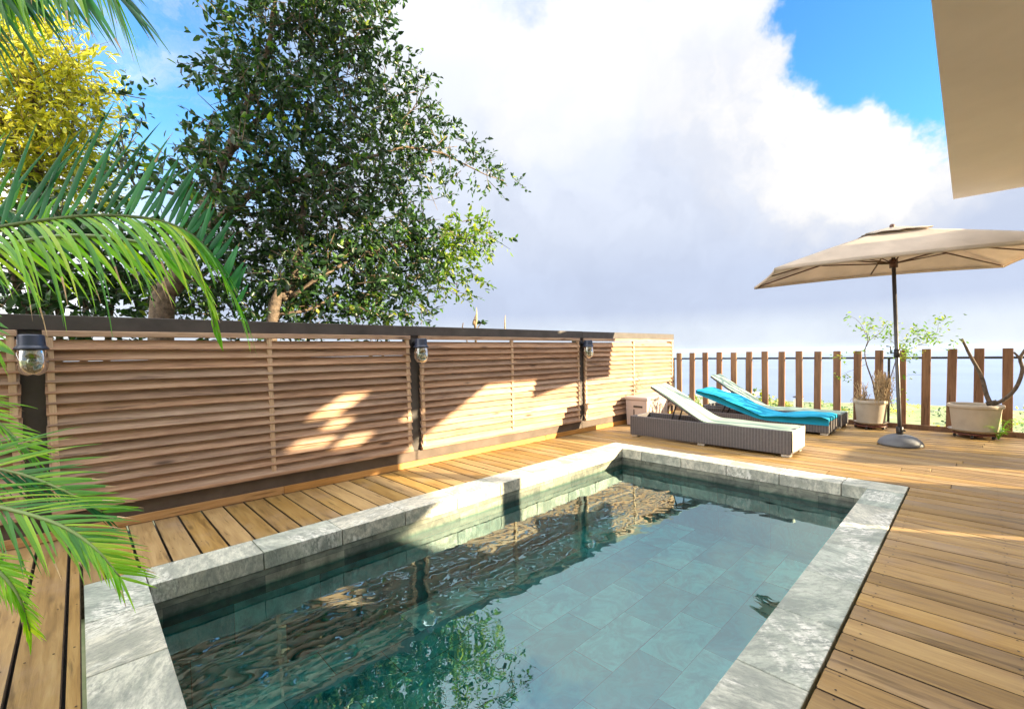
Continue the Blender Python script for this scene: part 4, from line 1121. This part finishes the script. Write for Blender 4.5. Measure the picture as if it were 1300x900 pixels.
# dry column of curled stems
g = MB()
for k in range(230):
    right = k % 5 != 0
    cx_ = X(1120, 500, 8.36) if right else X(1094, 500, 8.36)
    a = rng.uniform(0, 6.28); r_ = 0.075*math.sqrt(rng.random())*(1 if right else 0.5); hh = rng.uniform(0.16, 0.50) if right else rng.uniform(0.05, 0.32)
    p = Vector((cx_.x+r_*math.cos(a), cx_.y+r_*math.sin(a), 0.37)); pts = [p]
    for s in range(6):
        p = p+Vector((rng.uniform(-0.028, 0.028), rng.uniform(-0.028, 0.028), hh/6)); pts.append(p)
    if right and rng.random() < 0.4:
        for s in range(3): p = p+Vector((rng.uniform(-0.03, 0.03), rng.uniform(-0.03, 0.03), -0.05)); pts.append(p)
    g.tube(pts, rng.uniform(0.0018, 0.0045), 4)
for k in range(26):
    a = rng.uniform(-2.6, 2.6)+math.pi; q = Vector((C1[0]+0.19*math.cos(a), C1[1]+0.19*math.sin(a), 0.415))
    g.tube([q, q+Vector((0.03*math.cos(a), 0.03*math.sin(a), 0.02)), q+Vector((0.05*math.cos(a), 0.05*math.sin(a)+rng.uniform(-.03, .03), -rng.uniform(0.02, 0.10)))], 0.0022, 4)
g.build('dry_stem', M['dry'], p1)
def branch(pts, r0, r1, x=8.36, mb=None, n=14):
    P_ = [X(a, b, x+dx) for a, b, dx in [(q+(0,))[:3] if len(q) == 2 else q for q in pts]]
    s = smooth_path(P_, n); mb.tube(s, [r0+(r1-r0)*i/(n-1) for i in range(n)], 6)
g = MB()
branch([(1112, 505), (1108, 485), (1100, 462), (1098, 445), (1102, 432), (1099, 420)], 0.011, 0.004, mb=g)
branch([(1100, 440), (1104, 432), (1118, 422), (1126, 412)], 0.005, 0.002, mb=g)
branch([(1099, 425), (1093, 412), (1085, 404), (1078, 402)], 0.003, 0.0012, mb=g)
branch([(1126, 492), (1131, 478), (1138, 455), (1142, 442), (1152, 444), (1166, 438), (1175, 435)], 0.007, 0.003, mb=g)
branch([(1142, 442), (1128, 430), (1118, 425)], 0.003, 0.0012, mb=g)
branch([(1166, 438), (1185, 439), (1200, 443), (1218, 444)], 0.003, 0.001, mb=g)
branch([(1175, 435), (1188, 425), (1192, 410), (1197, 403)], 0.002, 0.001, mb=g)
branch([(1100, 462), (1082, 470), (1066, 476)], 0.003, 0.001, mb=g)
branch([(1104, 450), (1085, 452), (1062, 453)], 0.002, 0.001, mb=g)
branch([(1130, 500), (1150, 478), (1172, 476)], 0.002, 0.001, mb=g)
branch([(1128, 490), (1140, 498), (1146, 496)], 0.002, 0.001, mb=g)
g.build('branch', M['pale_bark'], p1, smooth=True)
lp, ld, ls, lm = [], [], [], []
for px, py, rp, nn_, m_ in ((1099, 413, 12, 34, 0), (1122, 420, 14, 60, 0), (1127, 414, 8, 26, 0), (1110, 428, 8, 20, 0), (1088, 405, 12, 16, 0), (1080, 401, 5, 6, 0), (1150, 446, 9, 70, 1), (1146, 437, 8, 34, 1), (1153, 452, 6, 30, 1), (1175, 430, 9, 70, 1), (1168, 420, 8, 34, 0), (1160, 424, 8, 24, 0), (1196, 405, 8, 34, 1), (1192, 418, 5, 8, 0),
                              (1212, 436, 9, 18, 0), (1067, 453, 8, 16, 1), (1066, 477, 6, 16, 0), (1076, 480, 5, 12, 0), (1092, 446, 6, 8, 0), (1150, 478, 5, 12, 1), (1060, 456, 5, 5, 0), (1143, 497, 5, 6, 0), (1132, 450, 6, 10, 0), (1184, 425, 6, 10, 0), (1115, 408, 6, 8, 0)):
    c = X(px, py, 8.36); s = rp*8.4/570
    for _ in range(nn_):
        lp.append((c.x+rng.gauss(0, s*0.6), c.y+rng.gauss(0, s*0.6), c.z+rng.gauss(0, s*0.38))); ld.append((rng.uniform(-1, 1), rng.uniform(-1, 1), rng.uniform(-0.7, 0.4))); ls.append(rng.uniform(0.035, 0.065)); lm.append(m_)
leaves_mesh('foliage', lp, ld, ls, [M['leaf_lime'], M['leaf_lime']], p1, 0.42, 0.2, 12, lm)
g = MB()
branch([(1258, 514), (1252, 500), (1246, 478), (1232, 452), (1226, 440), (1221, 430)], 0.028, 0.013, 8.33, g, 18)
branch([(1259, 514), (1275, 507), (1290, 492), (1298, 470), (1295, 456), (1300, 446), (1312, 430)], 0.026, 0.014, 8.33, g, 20)
branch([(1296, 458), (1292, 452), (1287, 447)], 0.016, 0.011, 8.33, g, 6)
branch([(1252, 513), (1266, 510)], 0.03, 0.03, 8.33, g, 4)
g.build('branch', M['pale_bark'], p2, smooth=True)
# feathery fern beside the wide tub
fb = X(1268, 553, 8.20)
fr = thing('fern', (8.24, -0.20, 0), 'small bright green feathery fern at the right foot of the wide tub', 'fern')
g = MB()
for k in range(34):
    a = rng.uniform(0, 6.28); lean = rng.uniform(0.05, 0.20); hh = rng.uniform(0.10, 0.30)
    p0 = Vector((8.24, -0.20, 0.006)); p1_ = p0+Vector((lean*math.cos(a), lean*math.sin(a), hh)); p05 = p0.lerp(p1_, 0.5)+Vector((0, 0, 0.05))
    st = smooth_path([p0, p05, p1_, p1_+Vector((lean*math.cos(a), lean*math.sin(a), -0.02))*0.5], 14)
    g.tube(st, 0.0012, 3)
    for i, q in enumerate(st[3:]):
        for s in (-1, 1):
            dr = Vector((-math.sin(a)*s, math.cos(a)*s, rng.uniform(-0.2, 0.4)))*rng.uniform(0.02, 0.042)
            w_ = Vector((math.cos(a), math.sin(a), 0.2))*0.0022
            g.add([q-w_, q+dr*0.6-w_, q+dr, q+dr*0.6+w_, q+w_], [(0, 1, 2, 3, 4)])
g.build('frond', M['leaf_palm_lime'], fr)

# a dry leaf dropped on the walk beside the fence
g = MB(); g.add([(3.80, 3.98, 0.003), (3.84, 3.955, 0.012), (3.89, 3.965, 0.004), (3.84, 3.99, 0.006)], [(0, 1, 3), (1, 2, 3)])
tag(g.build('fallen_leaf', M['soil']), 'small dark dry leaf lying on the sunlit deck walk by the fence', 'leaf')

# ------------------------------------------------------------------ what rises behind the fence near the tree
fg = at_y(606, 420, 5.6)
fp = thing('frangipani', (fg.x, fg.y, -1.7), 'young plant with a leaf rosette and a dry spike peeping over the fence', 'plant')
g = MB()
def X5(px, py): return at_y(px, py, 5.6)
g.tube(smooth_path([Vector((fg.x, fg.y, -1.75)), X5(604, 430), X5(601, 412), X5(604, 400)], 12), [0.02]*9+[0.012, 0.009, 0.006], 6)
g.tube([X5(603, 425), X5(608, 414), X5(611, 410)], [0.010, 0.008, 0.006], 6)
g.tube([X5(595, 440), X5(587, 415), X5(588, 410)], [0.010, 0.009, 0.008], 6)
g.build('stem', M['bark'], fp, smooth=True)
g = MB(); g.tube([X5(603, 418), X5(605, 405), X5(605, 390)], [0.016, 0.018, 0.003], 6); g.tube([X5(641, 425), X5(641, 408), X5(641.5, 400)], [0.014, 0.012, 0.003], 6); g.build('dry_spike', M['dry'], fp, smooth=True)
lp, ld, ls = [], [], []
for k in range(22):
    a = rng.uniform(0, 6.28); q = X5(611, 410); lp.append(q); ld.append((math.cos(a), math.sin(a), rng.uniform(-0.2, 0.8))); ls.append(rng.uniform(0.07, 0.13))
leaves_mesh('foliage', lp, ld, ls, M['leaf_tree'], fp, 0.36, 0.2, 3)

# ------------------------------------------------------------------ slope below the picket fence
def ground(px, py, dist):
    d_ = (at(px, py, 1)-CAM); d_ /= math.hypot(d_.x, d_.y); return CAM+d_*dist
specs = [(872, 512, 30, 12, 'rounded bush low between the first two pickets past the louvred fence'), (893, 520, 26, 12, 'bush between the second and third pickets behind the turquoise lounger'),
         (955, 512, 34, 17, 'tallest pale green bush on the slope, right of the small white house'), (966, 524, 30, 12, 'low bush just right of the tallest bush on the slope'),
         (993, 518, 40, 9, 'small bush on the slope left of the white chimney stack'), (985, 527, 32, 9, 'yellowish low bush between the chimney stack and the tallest bush'),
         (1037, 532, 60, 7, 'flat dark bush just right of the chimney stack'), (1072, 522, 70, 4, 'small dark tree far out behind the leafy potted shrub')]
for k, (px, py, dist, rp, lab) in enumerate(specs):
    c = ground(px, py, dist); t = (c-CAM).dot(fw); rr_ = rp*t/F_PX
    gz = -1.7-max(0, dist-9)*0.15-1.5
    o = thing('bush', (c.x, c.y, gz), lab, 'bush', 'bushes on the slope below the fence')
    cc = [((c.x+rng.uniform(-.5, .5)*rr_, c.y+rng.uniform(-.5, .5)*rr_, c.z+rng.uniform(-.5, .4)*rr_), rr_*.7, rr_*.7, rr_*.6) for _ in range(7)]
    cc += [((c.x+rng.uniform(-1, 1)*rr_, c.y+rng.uniform(-1, 1)*rr_, c.z-rr_*1.3), rr_, rr_, rr_*.9) for _ in range(3)]
    P, D, S = clump_leaves(cc, 14/rr_**3, rr_*0.22, 50+k, twig=rr_*0.6)
    leaves_mesh('foliage', P, D, S, [M['leaf_tree'], M['leaf_yellow'], M['leaf_lime']], o, 0.5, 0.2, k, nrg.choice(3, len(P), p=(.25, .4, .35)))
    g = MB(); 
    for q in range(4): g.tube([Vector((c.x+q*.05, c.y, gz-1)), Vector((c.x+(q-1.5)*rr_*.3, c.y+(q % 2-.5)*rr_*.4, c.z))], [rr_*.06, rr_*.03], 6)
    g.build('stem', M['bark'], o)
# scrub scattered over the coastal plain far below, reads as one mass
lp, ld, ls, lm = [], [], [], []
q = np.random.default_rng(77)
for k in range(420):
    a = q.uniform(-0.35, 0.95); r_ = 60+420*q.random()**0.7
    x, y = 3+r_*math.cos(a), r_*math.sin(a)
    zz = max(-1.7-(r_-9)*0.17*(math.cos(a-0.35)*0.75+0.25), -46.0)
    s = q.uniform(0.8, 2.4)*(0.6+r_/400)
    n_ = 26
    lp += [(x+q.normal()*s, y+q.normal()*s*1.6, zz+abs(q.normal())*s*0.6) for _ in range(n_)]
    ld += [tuple(q.normal(size=3)) for _ in range(n_)]; ls += list(q.uniform(0.5, 1.1, n_)*s*0.7); lm += [int(q.choice(3, p=(.5, .2, .3)))]*n_
sc_ = leaves_mesh('coastal_scrub', lp, ld, ls, [M['leaf_tree'], M['leaf_yellow'], M['leaf_lime']], None, 0.6, 0.2, 5, lm)
struct(sc_, 'stuff')
hc = ground(937, 500, 42)
wh_ = thing('white_house', (hc.x, hc.y, hc.z-4), 'small white house down the slope, seen between two pickets', 'house')
g = MB(); g.box(hc.x-1.6, hc.x+2.5, hc.y-0.6, hc.y+2.6, hc.z-6, hc.z-0.25); g.build('wall', M['white'], wh_)
g = MB(); g.box(hc.x-1.8, hc.x+2.7, hc.y-0.8, hc.y+2.8, hc.z-0.248, hc.z); g.build('roof', M['white'], wh_, bevel=0.02)
g = MB(); g.box(hc.x-1.66, hc.x-1.605, hc.y+0.3, hc.y+1.1, hc.z-1.9, hc.z-0.9); g.build('window', M['window_glass'], wh_)
cc = ground(1013.5, 503, 14)
ch = thing('chimney_stack', (cc.x, cc.y, cc.z-3), 'white chimney stack with dark flat cap seen between pickets beyond the loungers', 'chimney')
g = MB(); g.box(cc.x-0.10, cc.x+0.10, cc.y-0.085, cc.y+0.085, cc.z-6, cc.z-0.07); g.build('shaft', M['white'], ch)
g = MB(); g.box(cc.x-0.12, cc.x+0.12, cc.y-0.10, cc.y+0.10, cc.z-0.025, cc.z); g.build('cap', M['anthracite'], ch)
g = MB(); g.box(cc.x-0.06, cc.x+0.06, cc.y-0.05, cc.y+0.05, cc.z-0.0695, cc.z-0.0255); g.build('flue', M['rubber'], ch)

# ------------------------------------------------------------------ sea haze
g = MB(); g.box(-33000, 33000, -33000, 33000, -64, 10.5)
hm = bpy.data.materials.new('sea_haze'); hm.use_nodes = True
n = NT(hm.node_tree)
for x in list(n.n):
    if x.type == 'BSDF_PRINCIPLED': n.n.remove(x)
pv = n.node('ShaderNodeVolumePrincipled')
pv.inputs['Color'].default_value = (0.50, 0.68, 1.0, 1); pv.inputs["Density"].default_value = 0.00009
n.l.new(pv.outputs[0], [x for x in n.n if x.type == 'OUTPUT_MATERIAL'][0].inputs['Volume'])
struct(g.build('haze', hm), 'stuff')
